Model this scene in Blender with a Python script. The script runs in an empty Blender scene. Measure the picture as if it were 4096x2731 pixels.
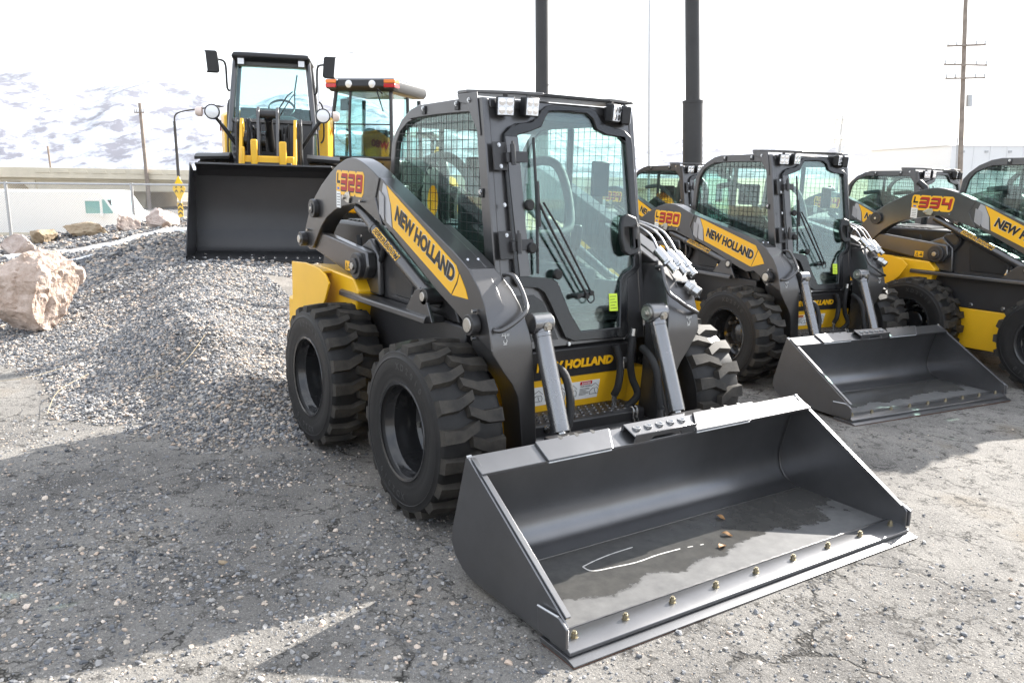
import bpy, bmesh, math, random
import numpy as np
from mathutils import Vector, Matrix, noise
from mathutils.geometry import tessellate_polygon
R = math.radians
random.seed(7); rng = np.random.default_rng(7)
scene = bpy.context.scene
COL = scene.collection

# ------------------------------------------------------------------ camera
CAM = Vector((4.2487, -2.7843, 1.7117))
RIGHT = Vector((0.5554603, 0.8310818, 0.0276927)); UP = Vector((-0.1774104, 0.0859061, 0.9803804)); FWD = Vector((-0.8123973, 0.5494754, -0.1951600))
cd = bpy.data.cameras.new('camera'); cd.sensor_width = 36; cd.lens = 29.472; cd.clip_end = 30000; cd.clip_start = 0.05
cam = bpy.data.objects.new('camera', cd); COL.objects.link(cam); scene.camera = cam
cam.matrix_world = Matrix(((RIGHT.x, UP.x, -FWD.x, CAM.x), (RIGHT.y, UP.y, -FWD.y, CAM.y), (RIGHT.z, UP.z, -FWD.z, CAM.z), (0, 0, 0, 1)))
# level frame of the street beyond the yard: x to the right, y away from the yard, z up (the yard itself tilts a little)
PITCH = 0.1964206
E2 = FWD * math.cos(PITCH) + UP * math.sin(PITCH); E3 = UP * math.cos(PITCH) - FWD * math.sin(PITCH); E1 = RIGHT
O0 = CAM - E3 * 1.71
SITE = Matrix(((E1.x, E2.x, E3.x, O0.x), (E1.y, E2.y, E3.y, O0.y), (E1.z, E2.z, E3.z, O0.z), (0, 0, 0, 1)))
def site(r, d, z=0.0): return SITE @ Vector((r, d, z))

# ------------------------------------------------------------------ sky, sun, exposure
SUN = Vector((-0.33, 1.75, 1.0)).normalized()
SUN_EL = math.asin(SUN.z); SUN_AZ = math.atan2(SUN.x, SUN.y)
w = bpy.data.worlds.new('World'); scene.world = w; w.use_nodes = True
nt = w.node_tree; nt.nodes.clear()
out = nt.nodes.new('ShaderNodeOutputWorld'); bg = nt.nodes.new('ShaderNodeBackground'); bg.inputs['Strength'].default_value = 0.108
sky = nt.nodes.new('ShaderNodeTexSky'); sky.sky_type = 'NISHITA'; sky.sun_disc = False
sky.sun_elevation = SUN_EL; sky.sun_rotation = SUN_AZ; sky.air_density = 1.0; sky.dust_density = 1.2; sky.ozone_density = 1.0
tc = nt.nodes.new('ShaderNodeTexCoord'); mp = nt.nodes.new('ShaderNodeMapping'); mp.inputs['Scale'].default_value = (1.2, 1.2, 4.0)
nz = nt.nodes.new('ShaderNodeTexNoise'); nz.inputs['Scale'].default_value = 1.6; nz.inputs['Detail'].default_value = 7; nz.inputs['Roughness'].default_value = 0.6
cr = nt.nodes.new('ShaderNodeValToRGB'); cr.color_ramp.elements[0].position = 0.36; cr.color_ramp.elements[0].color = (.35, .35, .35, 1); cr.color_ramp.elements[1].position = 0.58; cr.color_ramp.elements[1].color = (.95, .95, .95, 1)
mix = nt.nodes.new('ShaderNodeMix'); mix.data_type = 'RGBA'; mix.inputs[7].default_value = (4.9, 5.12, 5.45, 1)
nt.links.new(tc.outputs['Generated'], mp.inputs['Vector']); nt.links.new(mp.outputs['Vector'], nz.inputs['Vector']); nt.links.new(nz.outputs['Fac'], cr.inputs['Fac'])
nt.links.new(cr.outputs['Color'], mix.inputs[0]); nt.links.new(sky.outputs['Color'], mix.inputs[6]); nt.links.new(mix.outputs[2], bg.inputs['Color']); nt.links.new(bg.outputs['Background'], out.inputs['Surface'])
sl = bpy.data.lights.new('sun', 'SUN'); sl.energy = 5.0; sl.angle = R(0.6); sl.color = (1.0, .95, .88)
so = bpy.data.objects.new('sun', sl); COL.objects.link(so); so.rotation_euler = SUN.to_track_quat('Z', 'Y').to_euler(); so.location = (0, 30, 30)
vs = scene.view_settings; vs.view_transform = 'Standard'; vs.look = 'None'; vs.gamma = 1; vs.use_curve_mapping = False; vs.exposure = 1.76
scene.cycles.max_bounces = 8; scene.cycles.transparent_max_bounces = 24; scene.cycles.glossy_bounces = 4; scene.cycles.diffuse_bounces = 3; scene.cycles.volume_bounces = 0

# ------------------------------------------------------------------ materials
MATS = {}
def nmat(name):
    m = bpy.data.materials.new(name); m.use_nodes = True; MATS[name] = m
    n = m.node_tree.nodes; b = n['Principled BSDF']; return m, n, m.node_tree.links, b
def mat(name, col, rough=.5, metal=0., coat=0., var=.0, vscale=8., bump=0., bscale=200., spec=.5, dirt=None, rvar=.0):
    m, n, l, b = nmat(name)
    b.inputs['Roughness'].default_value = rough; b.inputs['Metallic'].default_value = metal; b.inputs['Coat Weight'].default_value = coat; b.inputs['Coat Roughness'].default_value = .12
    b.inputs['Specular IOR Level'].default_value = spec; b.inputs['Base Color'].default_value = (*col, 1)
    if var or rvar or dirt:
        t = n.new('ShaderNodeTexCoord'); z = n.new('ShaderNodeTexNoise'); z.inputs['Scale'].default_value = vscale; z.inputs['Detail'].default_value = 6; z.inputs['Roughness'].default_value = .65
        l.new(t.outputs['Object'], z.inputs['Vector'])
        mr = n.new('ShaderNodeMapRange'); mr.inputs[1].default_value = .3; mr.inputs[2].default_value = .7; l.new(z.outputs['Fac'], mr.inputs[0])
        c2 = dirt if dirt else tuple(min(1, c * (1 + var)) for c in col); c1 = col if dirt else tuple(c * (1 - var) for c in col)
        mx = n.new('ShaderNodeMix'); mx.data_type = 'RGBA'; mx.inputs[6].default_value = (*c1, 1); mx.inputs[7].default_value = (*c2, 1)
        l.new(mr.outputs[0], mx.inputs[0]); l.new(mx.outputs[2], b.inputs['Base Color'])
        if rvar:
            r2 = n.new('ShaderNodeMapRange'); r2.inputs[3].default_value = rough - rvar; r2.inputs[4].default_value = rough + rvar; l.new(z.outputs['Fac'], r2.inputs[0]); l.new(r2.outputs[0], b.inputs['Roughness'])
    if bump:
        t = n.new('ShaderNodeTexCoord'); z = n.new('ShaderNodeTexNoise'); z.inputs['Scale'].default_value = bscale; z.inputs['Detail'].default_value = 3
        bp = n.new('ShaderNodeBump'); bp.inputs['Strength'].default_value = bump; bp.inputs['Distance'].default_value = .01
        l.new(t.outputs['Object'], z.inputs['Vector']); l.new(z.outputs['Fac'], bp.inputs['Height']); l.new(bp.outputs['Normal'], b.inputs['Normal'])
    return m
def glass(name, tint, f0=.045):
    m, n, l, b = nmat(name); n.remove(b)
    o = n['Material Output']; tr = n.new('ShaderNodeBsdfTransparent'); tr.inputs['Color'].default_value = (*tint, 1)
    gl = n.new('ShaderNodeBsdfGlossy'); gl.inputs['Roughness'].default_value = .0; gl.inputs['Color'].default_value = (.95, 1, .98, 1)
    lw = n.new('ShaderNodeLayerWeight'); lw.inputs['Blend'].default_value = .5; pw = n.new('ShaderNodeMath'); pw.operation = 'POWER'; pw.inputs[1].default_value = 5; mr = n.new('ShaderNodeMapRange'); mr.inputs[3].default_value = f0; mr.inputs[4].default_value = 1
    mx = n.new('ShaderNodeMixShader'); l.new(lw.outputs['Facing'], pw.inputs[0]); l.new(pw.outputs[0], mr.inputs[0])
    l.new(mr.outputs[0], mx.inputs[0]); l.new(tr.outputs[0], mx.inputs[1]); l.new(gl.outputs[0], mx.inputs[2]); l.new(mx.outputs[0], o.inputs['Surface'])
    return m
GREY = mat('charcoal_paint', (.118, .116, .117), .30, .80, .05, var=.10, vscale=1.7, rvar=.03)
DARK = mat('dark_sheet_paint', (.028, .027, .028), .42, .1, .15, var=.1, vscale=4)
BLACK = mat('black_plastic', (.012, .012, .013), .42, 0, 0, var=.1)
GLOSSB = mat('gloss_black', (.010, .010, .011), .24, 0, .1)
YEL = mat('yellow_paint', (.82, .46, .016), .36, 0, .2, var=.05, vscale=3)
YDEC = mat('yellow_decal', (.86, .46, .012), .38, 0, .1)
RED = mat('red_decal', (.40, .016, .010), .5)
SILV = mat('silver_decal', (.42, .42, .43), .4, .3)
WHITE = mat('white_paint', (.8, .8, .8), .45)
PAPER = mat('white_sticker', (.78, .78, .76), .5)
INK = mat('black_ink', (.012, .011, .01), .45)
PALEINK = mat('pale_ink', (.55, .55, .55), .5)
CHROME = mat('bright_steel', (.50, .50, .50), .26, 1.0, var=.08, vscale=30)
ZINC = mat('zinc_plate', (.52, .50, .46), .35, 1.0, var=.12, vscale=40)
BRASS = mat('yellow_zinc', (.36, .32, .23), .42, 1.0, var=.12, vscale=40)
RUBBER = mat('rubber', (.011, .011, .0115), .50, 0, 0, var=.12, vscale=14, bump=.06, bscale=90, dirt=(.019, .018, .0175), rvar=.08, spec=.28)
TREAD = mat('tread_rubber', (.013, .0125, .012), .66, 0, 0, vscale=9, bump=.1, bscale=120, dirt=(.060, .053, .044), spec=.3)
HOSE = mat('hose_sleeve', (.010, .010, .011), .7, 0, 0, bump=.35, bscale=160)
CLOTH = mat('seat_cloth', (.03, .032, .034), .8, 0, 0, bump=.2, bscale=300)
CABGREY = mat('cab_liner', (.10, .105, .105), .7)
LENS = mat('lamp_lens', (.82, .84, .86), .12, 0, .6, bump=.3, bscale=150)
LED = mat('led_reflector', (.9, .9, .92), .08, .9)
ORANGE = mat('amber_lens', (.85, .22, .02), .18, 0, .5)
REDL = mat('red_lens', (.5, .012, .015), .18, 0, .5)
GREENTAG = mat('green_tag', (.62, .82, .06), .5)
GLASS = glass('cab_glass', (.84, .94, .915), .085)
GLASSD = glass('tinted_glass', (.70, .85, .85), .06)
POLE = mat('pole_paint', (.030, .029, .029), .45, 0, 0, var=.25, vscale=2, rvar=.08)
WOOD = mat('weathered_wood', (.27, .225, .19), .85, 0, 0, var=.25, vscale=3)
GALV = mat('galvanised', (.48, .49, .50), .42, .8, var=.1, vscale=20)
PIPE = mat('plated_pipe', (.36, .36, .37), .32, 1.0)
CONC = mat('concrete', (.66, .60, .48), .85, 0, 0, var=.1, vscale=.8, bump=.15, bscale=8)
CONCD = mat('concrete_shadowed_soffit', (.22, .20, .18), .9, var=.1, vscale=.5)
RUST = mat('rusty_edge', (.16, .07, .04), .8, .3)
RIMP = mat('rim_paint', (.020, .020, .021), .16, 0, .3)
WALLINK = mat('sidewall_rubber', (.035, .034, .033), .5)
LEAF = mat('dry_leaf', (.30, .16, .06), .7, var=.3, vscale=60)
FOAM = mat('dried_foam', (.6, .58, .55), .7)
STRAW = mat('dry_straw', (.52, .42, .26), .8)

def rock_mat(name, c1, c2, scale=4):
    m, n, l, b = nmat(name); b.inputs['Roughness'].default_value = .88
    t = n.new('ShaderNodeTexCoord'); z = n.new('ShaderNodeTexNoise'); z.inputs['Scale'].default_value = scale; z.inputs['Detail'].default_value = 8; z.inputs['Roughness'].default_value = .7
    r = n.new('ShaderNodeValToRGB'); e = r.color_ramp.elements; e[0].position = .32; e[0].color = (*c1, 1); e[1].position = .66; e[1].color = (*c2, 1)
    bp = n.new('ShaderNodeBump'); bp.inputs['Strength'].default_value = .8; bp.inputs['Distance'].default_value = .03
    z2 = n.new('ShaderNodeTexNoise'); z2.inputs['Scale'].default_value = scale * 6; z2.inputs['Detail'].default_value = 8
    l.new(t.outputs['Object'], z.inputs['Vector']); l.new(t.outputs['Object'], z2.inputs['Vector']); l.new(z.outputs['Fac'], r.inputs['Fac']); l.new(r.outputs['Color'], b.inputs['Base Color']); l.new(z2.outputs['Fac'], bp.inputs['Height']); l.new(bp.outputs['Normal'], b.inputs['Normal'])
    return m
BOULDER = rock_mat('pale_quartzite', (.34, .24, .18), (.60, .49, .42), 5)
BROWNROCK = rock_mat('brown_sandstone', (.22, .155, .09), (.42, .34, .24), 3)
PINKROCK = rock_mat('pink_rock', (.38, .29, .25), (.62, .54, .49), 4)
SNOW = mat('snow', (.85, .87, .9), .7, bump=.3, bscale=25)

def gravel_mat():
    m, n, l, b = nmat('gravel_stone'); b.inputs['Roughness'].default_value = .82
    oi = n.new('ShaderNodeObjectInfo'); r = n.new('ShaderNodeValToRGB'); e = r.color_ramp.elements
    e[0].position = 0; e[0].color = (.075, .079, .088, 1); e[1].position = 1; e[1].color = (.64, .56, .48, 1)
    for p, c in ((.28, (.145, .15, .16)), (.52, (.235, .235, .24)), (.76, (.35, .335, .315)), (.86, (.46, .395, .325)), (.94, (.53, .41, .32))):
        k = e.new(p); k.color = (*c, 1)
    t = n.new('ShaderNodeTexCoord'); z = n.new('ShaderNodeTexNoise'); z.inputs['Scale'].default_value = 2.5; z.inputs['Detail'].default_value = 5
    mx = n.new('ShaderNodeMix'); mx.data_type = 'RGBA'; mx.blend_type = 'MULTIPLY'; mx.inputs[0].default_value = .5
    l.new(oi.outputs['Random'], r.inputs['Fac']); l.new(t.outputs['Object'], z.inputs['Vector']); l.new(r.outputs['Color'], mx.inputs[6])
    g = n.new('ShaderNodeMapRange'); g.inputs[3].default_value = .4; g.inputs[4].default_value = 1.7; l.new(z.outputs['Fac'], g.inputs[0]); l.new(g.outputs[0], mx.inputs[7]); l.new(mx.outputs[2], b.inputs['Base Color'])
    return m
GRAVEL = gravel_mat()

def ground_mat():
    m, n, l, b = nmat('worn_asphalt'); b.inputs['Roughness'].default_value = .9; b.inputs['Specular IOR Level'].default_value = .3
    g = n.new('ShaderNodeNewGeometry'); A = lambda t: n.new(t)
    def noi(s, d=6, r=.6):
        z = A('ShaderNodeTexNoise'); z.inputs['Scale'].default_value = s; z.inputs['Detail'].default_value = d; z.inputs['Roughness'].default_value = r; l.new(g.outputs['Position'], z.inputs['Vector']); return z
    def ramp(src, stops):
        r = A('ShaderNodeValToRGB'); e = r.color_ramp.elements; e[0].position, e[0].color = stops[0][0], (*stops[0][1], 1); e[1].position, e[1].color = stops[-1][0], (*stops[-1][1], 1)
        for p, c in stops[1:-1]: k = e.new(p); k.color = (*c, 1)
        l.new(src, r.inputs['Fac']); return r
    def mixc(f, a, c, bt='MIX'):
        x = A('ShaderNodeMix'); x.data_type = 'RGBA'; x.blend_type = bt
        for s, v in ((0, f), (6, a), (7, c)):
            if isinstance(v, (int, float)): x.inputs[s].default_value = v
            elif isinstance(v, tuple): x.inputs[s].default_value = (*v, 1)
            else: l.new(v, x.inputs[s])
        return x.outputs[2]
    big = noi(.9, 7, .62); fine = noi(70, 5, .75); spk = noi(190, 2, .5)
    c = ramp(big.outputs['Fac'], ((.28, (.085, .081, .077)), (.42, (.155, .147, .137)), (.56, (.225, .213, .196)), (.66, (.195, .172, .142)), (.76, (.115, .097, .078)))).outputs['Color']
    f1 = ramp(fine.outputs['Fac'], ((.30, (.45, .45, .45)), (.50, (1, 1, 1)), (.72, (1.5, 1.5, 1.5)))).outputs['Color']
    c = mixc(.75, c, f1, 'MULTIPLY')
    sp = ramp(spk.outputs['Fac'], ((.60, (0, 0, 0)), (.70, (1, 1, 1)))).outputs['Color']; c = mixc(sp, c, (.44, .41, .37))
    # cracks: thin voronoi borders broken up by noise
    wz = noi(2.2, 5, .7); ad = A('ShaderNodeVectorMath'); ad.operation = 'MULTIPLY_ADD'; ad.inputs[1].default_value = (.55, .55, .55); l.new(wz.outputs['Color'], ad.inputs[0]); l.new(g.outputs['Position'], ad.inputs[2])
    hs = []
    for sc, wd in ((.62, .013), (1.7, .022), (4.6, .045)):
        v = A('ShaderNodeTexVoronoi'); v.feature = 'DISTANCE_TO_EDGE'; v.inputs['Scale'].default_value = sc; l.new(ad.outputs[0], v.inputs['Vector'])
        q = A('ShaderNodeMapRange'); q.inputs[1].default_value = 0; q.inputs[2].default_value = wd; q.inputs[3].default_value = 1; q.inputs[4].default_value = 0; l.new(v.outputs['Distance'], q.inputs[0])
        k = noi(1.1 * sc, 4, .7); kk = A('ShaderNodeMapRange'); kk.inputs[1].default_value = .44; kk.inputs[2].default_value = .58; l.new(k.outputs['Fac'], kk.inputs[0])
        mm = A('ShaderNodeMath'); mm.operation = 'MULTIPLY'; l.new(q.outputs[0], mm.inputs[0]); l.new(kk.outputs[0], mm.inputs[1]); hs.append(mm.outputs[0])
        c = mixc(mm.outputs[0], c, (.025, .023, .02))
    # dark crumbled tar spots
    sp2 = noi(9, 6, .75); s2 = ramp(sp2.outputs['Fac'], ((.57, (0, 0, 0)), (.66, (1, 1, 1)))).outputs['Color']; c = mixc(s2, c, (.045, .042, .04))
    l.new(c, b.inputs['Base Color'])
    hsum = A('ShaderNodeMath'); hsum.operation = 'MULTIPLY_ADD'; hsum.inputs[1].default_value = -1.2; l.new(hs[0], hsum.inputs[0]); l.new(fine.outputs['Fac'], hsum.inputs[2])
    bp = A('ShaderNodeBump'); bp.inputs['Strength'].default_value = .9; bp.inputs['Distance'].default_value = .012; l.new(hsum.outputs[0], bp.inputs['Height']); l.new(bp.outputs['Normal'], b.inputs['Normal'])
    return m
ASPHALT = ground_mat()
PILEBED = mat('gravel_bed', (.17, .155, .138), .95, 0, 0, var=.3, vscale=6, bump=1, bscale=40)
FIELD = mat('dry_field', (.36, .29, .19), .95, 0, 0, var=.25, vscale=.2)

def mountain_mat():
    m, n, l, b = nmat('snowy_mountain'); b.inputs['Roughness'].default_value = .9
    g = n.new('ShaderNodeNewGeometry'); z = n.new('ShaderNodeTexNoise'); z.inputs['Scale'].default_value = .009; z.inputs['Detail'].default_value = 12; z.inputs['Roughness'].default_value = .68
    l.new(g.outputs['Position'], z.inputs['Vector']); r = n.new('ShaderNodeValToRGB'); e = r.color_ramp.elements
    e[0].position = .43; e[0].color = (.54, .58, .66, 1); e[1].position = .58; e[1].color = (.085, .085, .12, 1)
    l.new(z.outputs['Fac'], r.inputs['Fac']); l.new(r.outputs['Color'], b.inputs['Base Color']); return m
MOUNT = mountain_mat()

def wet_floor_mat():
    # bare worn steel paint with a standing puddle: dark and mirror smooth where wet
    m, n, l, b = nmat('wet_bucket_floor')
    t = n.new('ShaderNodeTexCoord'); mpg = n.new('ShaderNodeMapping'); mpg.inputs['Scale'].default_value = (1, 1, 1); l.new(t.outputs['Object'], mpg.inputs['Vector'])
    z = n.new('ShaderNodeTexNoise'); z.inputs['Scale'].default_value = 3.2; z.inputs['Detail'].default_value = 10; z.inputs['Roughness'].default_value = .62; l.new(mpg.outputs['Vector'], z.inputs['Vector'])
    sx = n.new('ShaderNodeSeparateXYZ'); l.new(t.outputs['Object'], sx.inputs[0])
    # distance behind the line x = 1.80 - .05*y, water collects at the back
    m1 = n.new('ShaderNodeMath'); m1.operation = 'MULTIPLY_ADD'; m1.inputs[1].default_value = -.06; m1.inputs[2].default_value = 1.84; l.new(sx.outputs['Y'], m1.inputs[0])
    m2 = n.new('ShaderNodeMath'); m2.operation = 'SUBTRACT'; l.new(m1.outputs[0], m2.inputs[0]); l.new(sx.outputs['X'], m2.inputs[1])
    m3 = n.new('ShaderNodeMath'); m3.operation = 'MULTIPLY_ADD'; m3.inputs[1].default_value = .55; l.new(z.outputs['Fac'], m3.inputs[0]); l.new(m2.outputs[0], m3.inputs[2])
    q = n.new('ShaderNodeMapRange'); q.inputs[1].default_value = .258; q.inputs[2].default_value = .290; l.new(m3.outputs[0], q.inputs[0])
    z2 = n.new('ShaderNodeTexNoise'); z2.inputs['Scale'].default_value = 14; z2.inputs['Detail'].default_value = 8; z2.inputs['Roughness'].default_value = .7; l.new(t.outputs['Object'], z2.inputs['Vector'])
    dr = n.new('ShaderNodeValToRGB'); e = dr.color_ramp.elements; e[0].position = .3; e[0].color = (.085, .085, .086, 1); e[1].position = .75; e[1].color = (.15, .15, .147, 1); l.new(z2.outputs['Fac'], dr.inputs['Fac'])
    wr = n.new('ShaderNodeValToRGB'); e = wr.color_ramp.elements; e[0].position = .35; e[0].color = (.050, .049, .047, 1); e[1].position = .7; e[1].color = (.078, .076, .071, 1); l.new(z2.outputs['Fac'], wr.inputs['Fac'])
    mx = n.new('ShaderNodeMix'); mx.data_type = 'RGBA'; l.new(q.outputs[0], mx.inputs[0]); l.new(dr.outputs['Color'], mx.inputs[6]); l.new(wr.outputs['Color'], mx.inputs[7]); l.new(mx.outputs[2], b.inputs['Base Color'])
    rr = n.new('ShaderNodeMapRange'); rr.inputs[3].default_value = .5; rr.inputs[4].default_value = .10; l.new(q.outputs[0], rr.inputs[0]); l.new(rr.outputs[0], b.inputs['Roughness'])
    return m
WETFLOOR = wet_floor_mat()
RAMP = mat('cylinder_paint', (.23, .23, .235), .27, .85, .05, var=.06, vscale=3, rvar=.02)
BLADE = mat('loader_bucket_paint', (.030, .030, .032), .34, .3, .1, var=.15, vscale=2, rvar=.05)
BUCKET = mat('bucket_paint', (.185, .185, .190), .29, .85, .0, var=.09, vscale=3, rvar=.03)

# ------------------------------------------------------------------ mesh helpers
class MB:
    def __init__(s): s.v = []; s.f = []; s.marks = []
    def nxt(s): s.marks.append((len(s.v), len(s.f))); return s      # what follows is a piece of its own
    def add(s, vs, fs):
        k = len(s.v); s.v += [tuple(p) for p in vs]; s.f += [tuple(i + k for i in f) for f in fs]; return s
    def box(s, x0, x1, y0, y1, z0, z1):
        x0, x1 = sorted((x0, x1)); y0, y1 = sorted((y0, y1)); z0, z1 = sorted((z0, z1))
        return s.add([(x, y, z) for x in (x0, x1) for y in (y0, y1) for z in (z0, z1)], [(0, 1, 3, 2), (4, 6, 7, 5), (0, 4, 5, 1), (2, 3, 7, 6), (0, 2, 6, 4), (1, 5, 7, 3)])
    def prism(s, poly, a, b, axis='y', holes=()):
        a, b = sorted((a, b)); loops = [list(poly)] + [list(h) for h in holes]; flat = [p for lp in loops for p in lp]; n = len(flat)
        def P(p, t): return {'y': (p[0], t, p[1]), 'x': (t, p[0], p[1]), 'z': (p[0], p[1], t)}[axis]
        vs = [P(p, a) for p in flat] + [P(p, b) for p in flat]
        if holes: tris = tessellate_polygon([[Vector((p[0], p[1], 0)) for p in lp] for lp in loops]); fs = [tuple(t) for t in tris] + [tuple(i + n for i in t)[::-1] for t in tris]
        else: fs = [tuple(range(n)), tuple(range(2 * n - 1, n - 1, -1))]
        k = 0
        for lp in loops:
            m = len(lp)
            for i in range(m): j = (i + 1) % m; fs.append((k + i, k + j, n + k + j, n + k + i))
            k += m
        return s.add(vs, fs)
    def cyl(s, p, q, r, n=16, r2=None, cap=True):
        p, q = Vector(p), Vector(q); d = (q - p).normalized(); a = d.orthogonal().normalized(); b = d.cross(a); r2 = r if r2 is None else r2
        vs = []
        for c, rr in ((p, r), (q, r2)): vs += [c + (a * math.cos(2 * math.pi * i / n) + b * math.sin(2 * math.pi * i / n)) * rr for i in range(n)]
        fs = [(i, (i + 1) % n, n + (i + 1) % n, n + i) for i in range(n)]
        if cap: fs += [tuple(range(n))[::-1], tuple(range(n, 2 * n))]
        return s.add(vs, fs)
    def tube(s, pts, r, n=8, sub=0, cap=True):
        pts = [Vector(p) for p in pts]
        if sub:
            o = []
            for i in range(len(pts) - 1):
                p0, p1, p2, p3 = pts[max(i - 1, 0)], pts[i], pts[i + 1], pts[min(i + 2, len(pts) - 1)]
                for k in range(sub):
                    t = k / sub; o.append(.5 * ((2 * p1) + (p2 - p0) * t + (2 * p0 - 5 * p1 + 4 * p2 - p3) * t * t + (3 * p1 - p0 - 3 * p2 + p3) * t ** 3))
            pts = o + [pts[-1]]
        vs = []; up = None; m = len(pts)
        for i, p in enumerate(pts):
            d = (pts[min(i + 1, m - 1)] - pts[max(i - 1, 0)]).normalized()
            a = d.orthogonal() if up is None else up - d * up.dot(d)
            a.normalize(); up = a; b = d.cross(a); rr = r[i] if isinstance(r, (list, tuple)) else r
            vs += [p + (a * math.cos(2 * math.pi * k / n) + b * math.sin(2 * math.pi * k / n)) * rr for k in range(n)]
        fs = [(i * n + k, i * n + (k + 1) % n, (i + 1) * n + (k + 1) % n, (i + 1) * n + k) for i in range(m - 1) for k in range(n)]
        if cap: fs += [tuple(range(n))[::-1], tuple(range((m - 1) * n, m * n))]
        return s.add(vs, fs)
    def lathe(s, prof, n=40, c=(0, 0, 0), axis='y', close=False):
        vs = []; m = len(prof)
        for i in range(n):
            t = 2 * math.pi * i / n
            for r, h in prof:
                q = {'y': (r * math.cos(t), h, r * math.sin(t)), 'x': (h, r * math.cos(t), r * math.sin(t)), 'z': (r * math.cos(t), r * math.sin(t), h)}[axis]
                vs.append((c[0] + q[0], c[1] + q[1], c[2] + q[2]))
        mm = m if close else m - 1
        fs = [(i * m + j, i * m + (j + 1) % m, ((i + 1) % n) * m + (j + 1) % m, ((i + 1) % n) * m + j) for i in range(n) for j in range(mm)]
        return s.add(vs, fs)
    def loft(s, secs, cap=True):
        n = len(secs[0]); vs = [p for sc in secs for p in sc]
        fs = [(i * n + k, i * n + (k + 1) % n, (i + 1) * n + (k + 1) % n, (i + 1) * n + k) for i in range(len(secs) - 1) for k in range(n)]
        if cap: fs += [tuple(range(n))[::-1], tuple(range((len(secs) - 1) * n, len(secs) * n))]
        return s.add(vs, fs)
    def warp(s, fn): s.v = [fn(p) for p in s.v]; return s
    def mesh(s, name, angle=38):
        me = bpy.data.meshes.new(name); me.from_pydata(s.v, [], s.f)
        bm = bmesh.new(); bm.from_mesh(me); bmesh.ops.recalc_face_normals(bm, faces=bm.faces); bm.to_mesh(me); bm.free()
        if angle: me.polygons.foreach_set('use_smooth', [True] * len(me.polygons)); me.set_sharp_from_angle(angle=R(angle))
        return me
def obj(name, me, m, parent=None, bev=0):
    o = bpy.data.objects.new(name, me); COL.objects.link(o)
    if m and not me.materials: me.materials.append(m)
    if parent: o.parent = parent
    if bev: b = o.modifiers.new('bevel', 'BEVEL'); b.width = bev; b.segments = 2; b.limit_method = 'ANGLE'; b.angle_limit = R(40)
    return o
def part(name, mb, m, parent=None, bev=0, angle=38):
    if not mb.marks: return obj(name, mb.mesh(name, angle), m, parent, bev)
    mk = mb.marks + [(len(mb.v), len(mb.f))]; o = None
    for (v0, f0), (v1, f1) in zip(mk[:-1], mk[1:]):
        if v1 > v0: p = MB(); p.v = mb.v[v0:v1]; p.f = [tuple(i - v0 for i in f) for f in mb.f[f0:f1]]; o = obj(name, p.mesh(name, angle), m, parent, bev)
    return o
def tag(o, label, cat, group=None):
    o['label'] = label; o['category'] = cat
    if group: o['group'] = group
    return o
def thing(name, label, cat, mw=None, group=None):
    o = bpy.data.objects.new(name, None); o.empty_display_size = .2; COL.objects.link(o); tag(o, label, cat, group)
    if mw is not None: o.matrix_world = mw
    return o
def struct(name, mb, m, angle=38): o = part(name, mb, m, None, 0, angle); o['kind'] = 'structure'; return o
def copy_tree(o, parent=None):
    c = o.copy(); COL.objects.link(c); c.parent = parent
    for ch in list(o.children): copy_tree(ch, c)
    return c
TXT = {}
def text_mesh(body, bold=0., shear=0., extrude=.0):
    k = (body, bold, shear, extrude)
    if k not in TXT:
        c = bpy.data.curves.new('lettering', 'FONT'); c.body = body; c.size = 1; c.offset = bold; c.shear = shear; c.extrude = extrude; c.resolution_u = 3
        o = bpy.data.objects.new('lettering', c); me = bpy.data.meshes.new_from_object(o); me.materials.clear(); bpy.data.objects.remove(o)
        co = np.array([v.co for v in me.vertices]); TXT[k] = (me, co.min(0), co.max(0))
    return TXT[k]
def letters(parent, body, p0, p1, h, n, m, bold=.02, shear=0., thick=.002, grow=0., name='lettering'):
    """flat raised lettering: left end of the baseline at p0, right end at p1, letter height h, facing n"""
    me, lo, hi = text_mesh(body, bold, shear, .5)
    p0, p1, n = Vector(p0), Vector(p1), Vector(n).normalized(); X = (p1 - p0); L = X.length; X.normalize(); Y = n.cross(X).normalized()
    me = me.copy(); me.materials.append(m)
    sx = (L + 2 * grow) / (hi[0] - lo[0]); sy = (h + 2 * grow) / (hi[1] - lo[1])
    M = Matrix((X, Y, n)).transposed().to_4x4(); M.translation = p0 - X * grow - Y * grow + n * thick / 2
    me.transform(M @ Matrix.Diagonal((sx, sy, thick, 1)) @ Matrix.Translation((-lo[0], -lo[1], 0)))
    o = bpy.data.objects.new(name, me); COL.objects.link(o); o.parent = parent; return o

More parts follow.
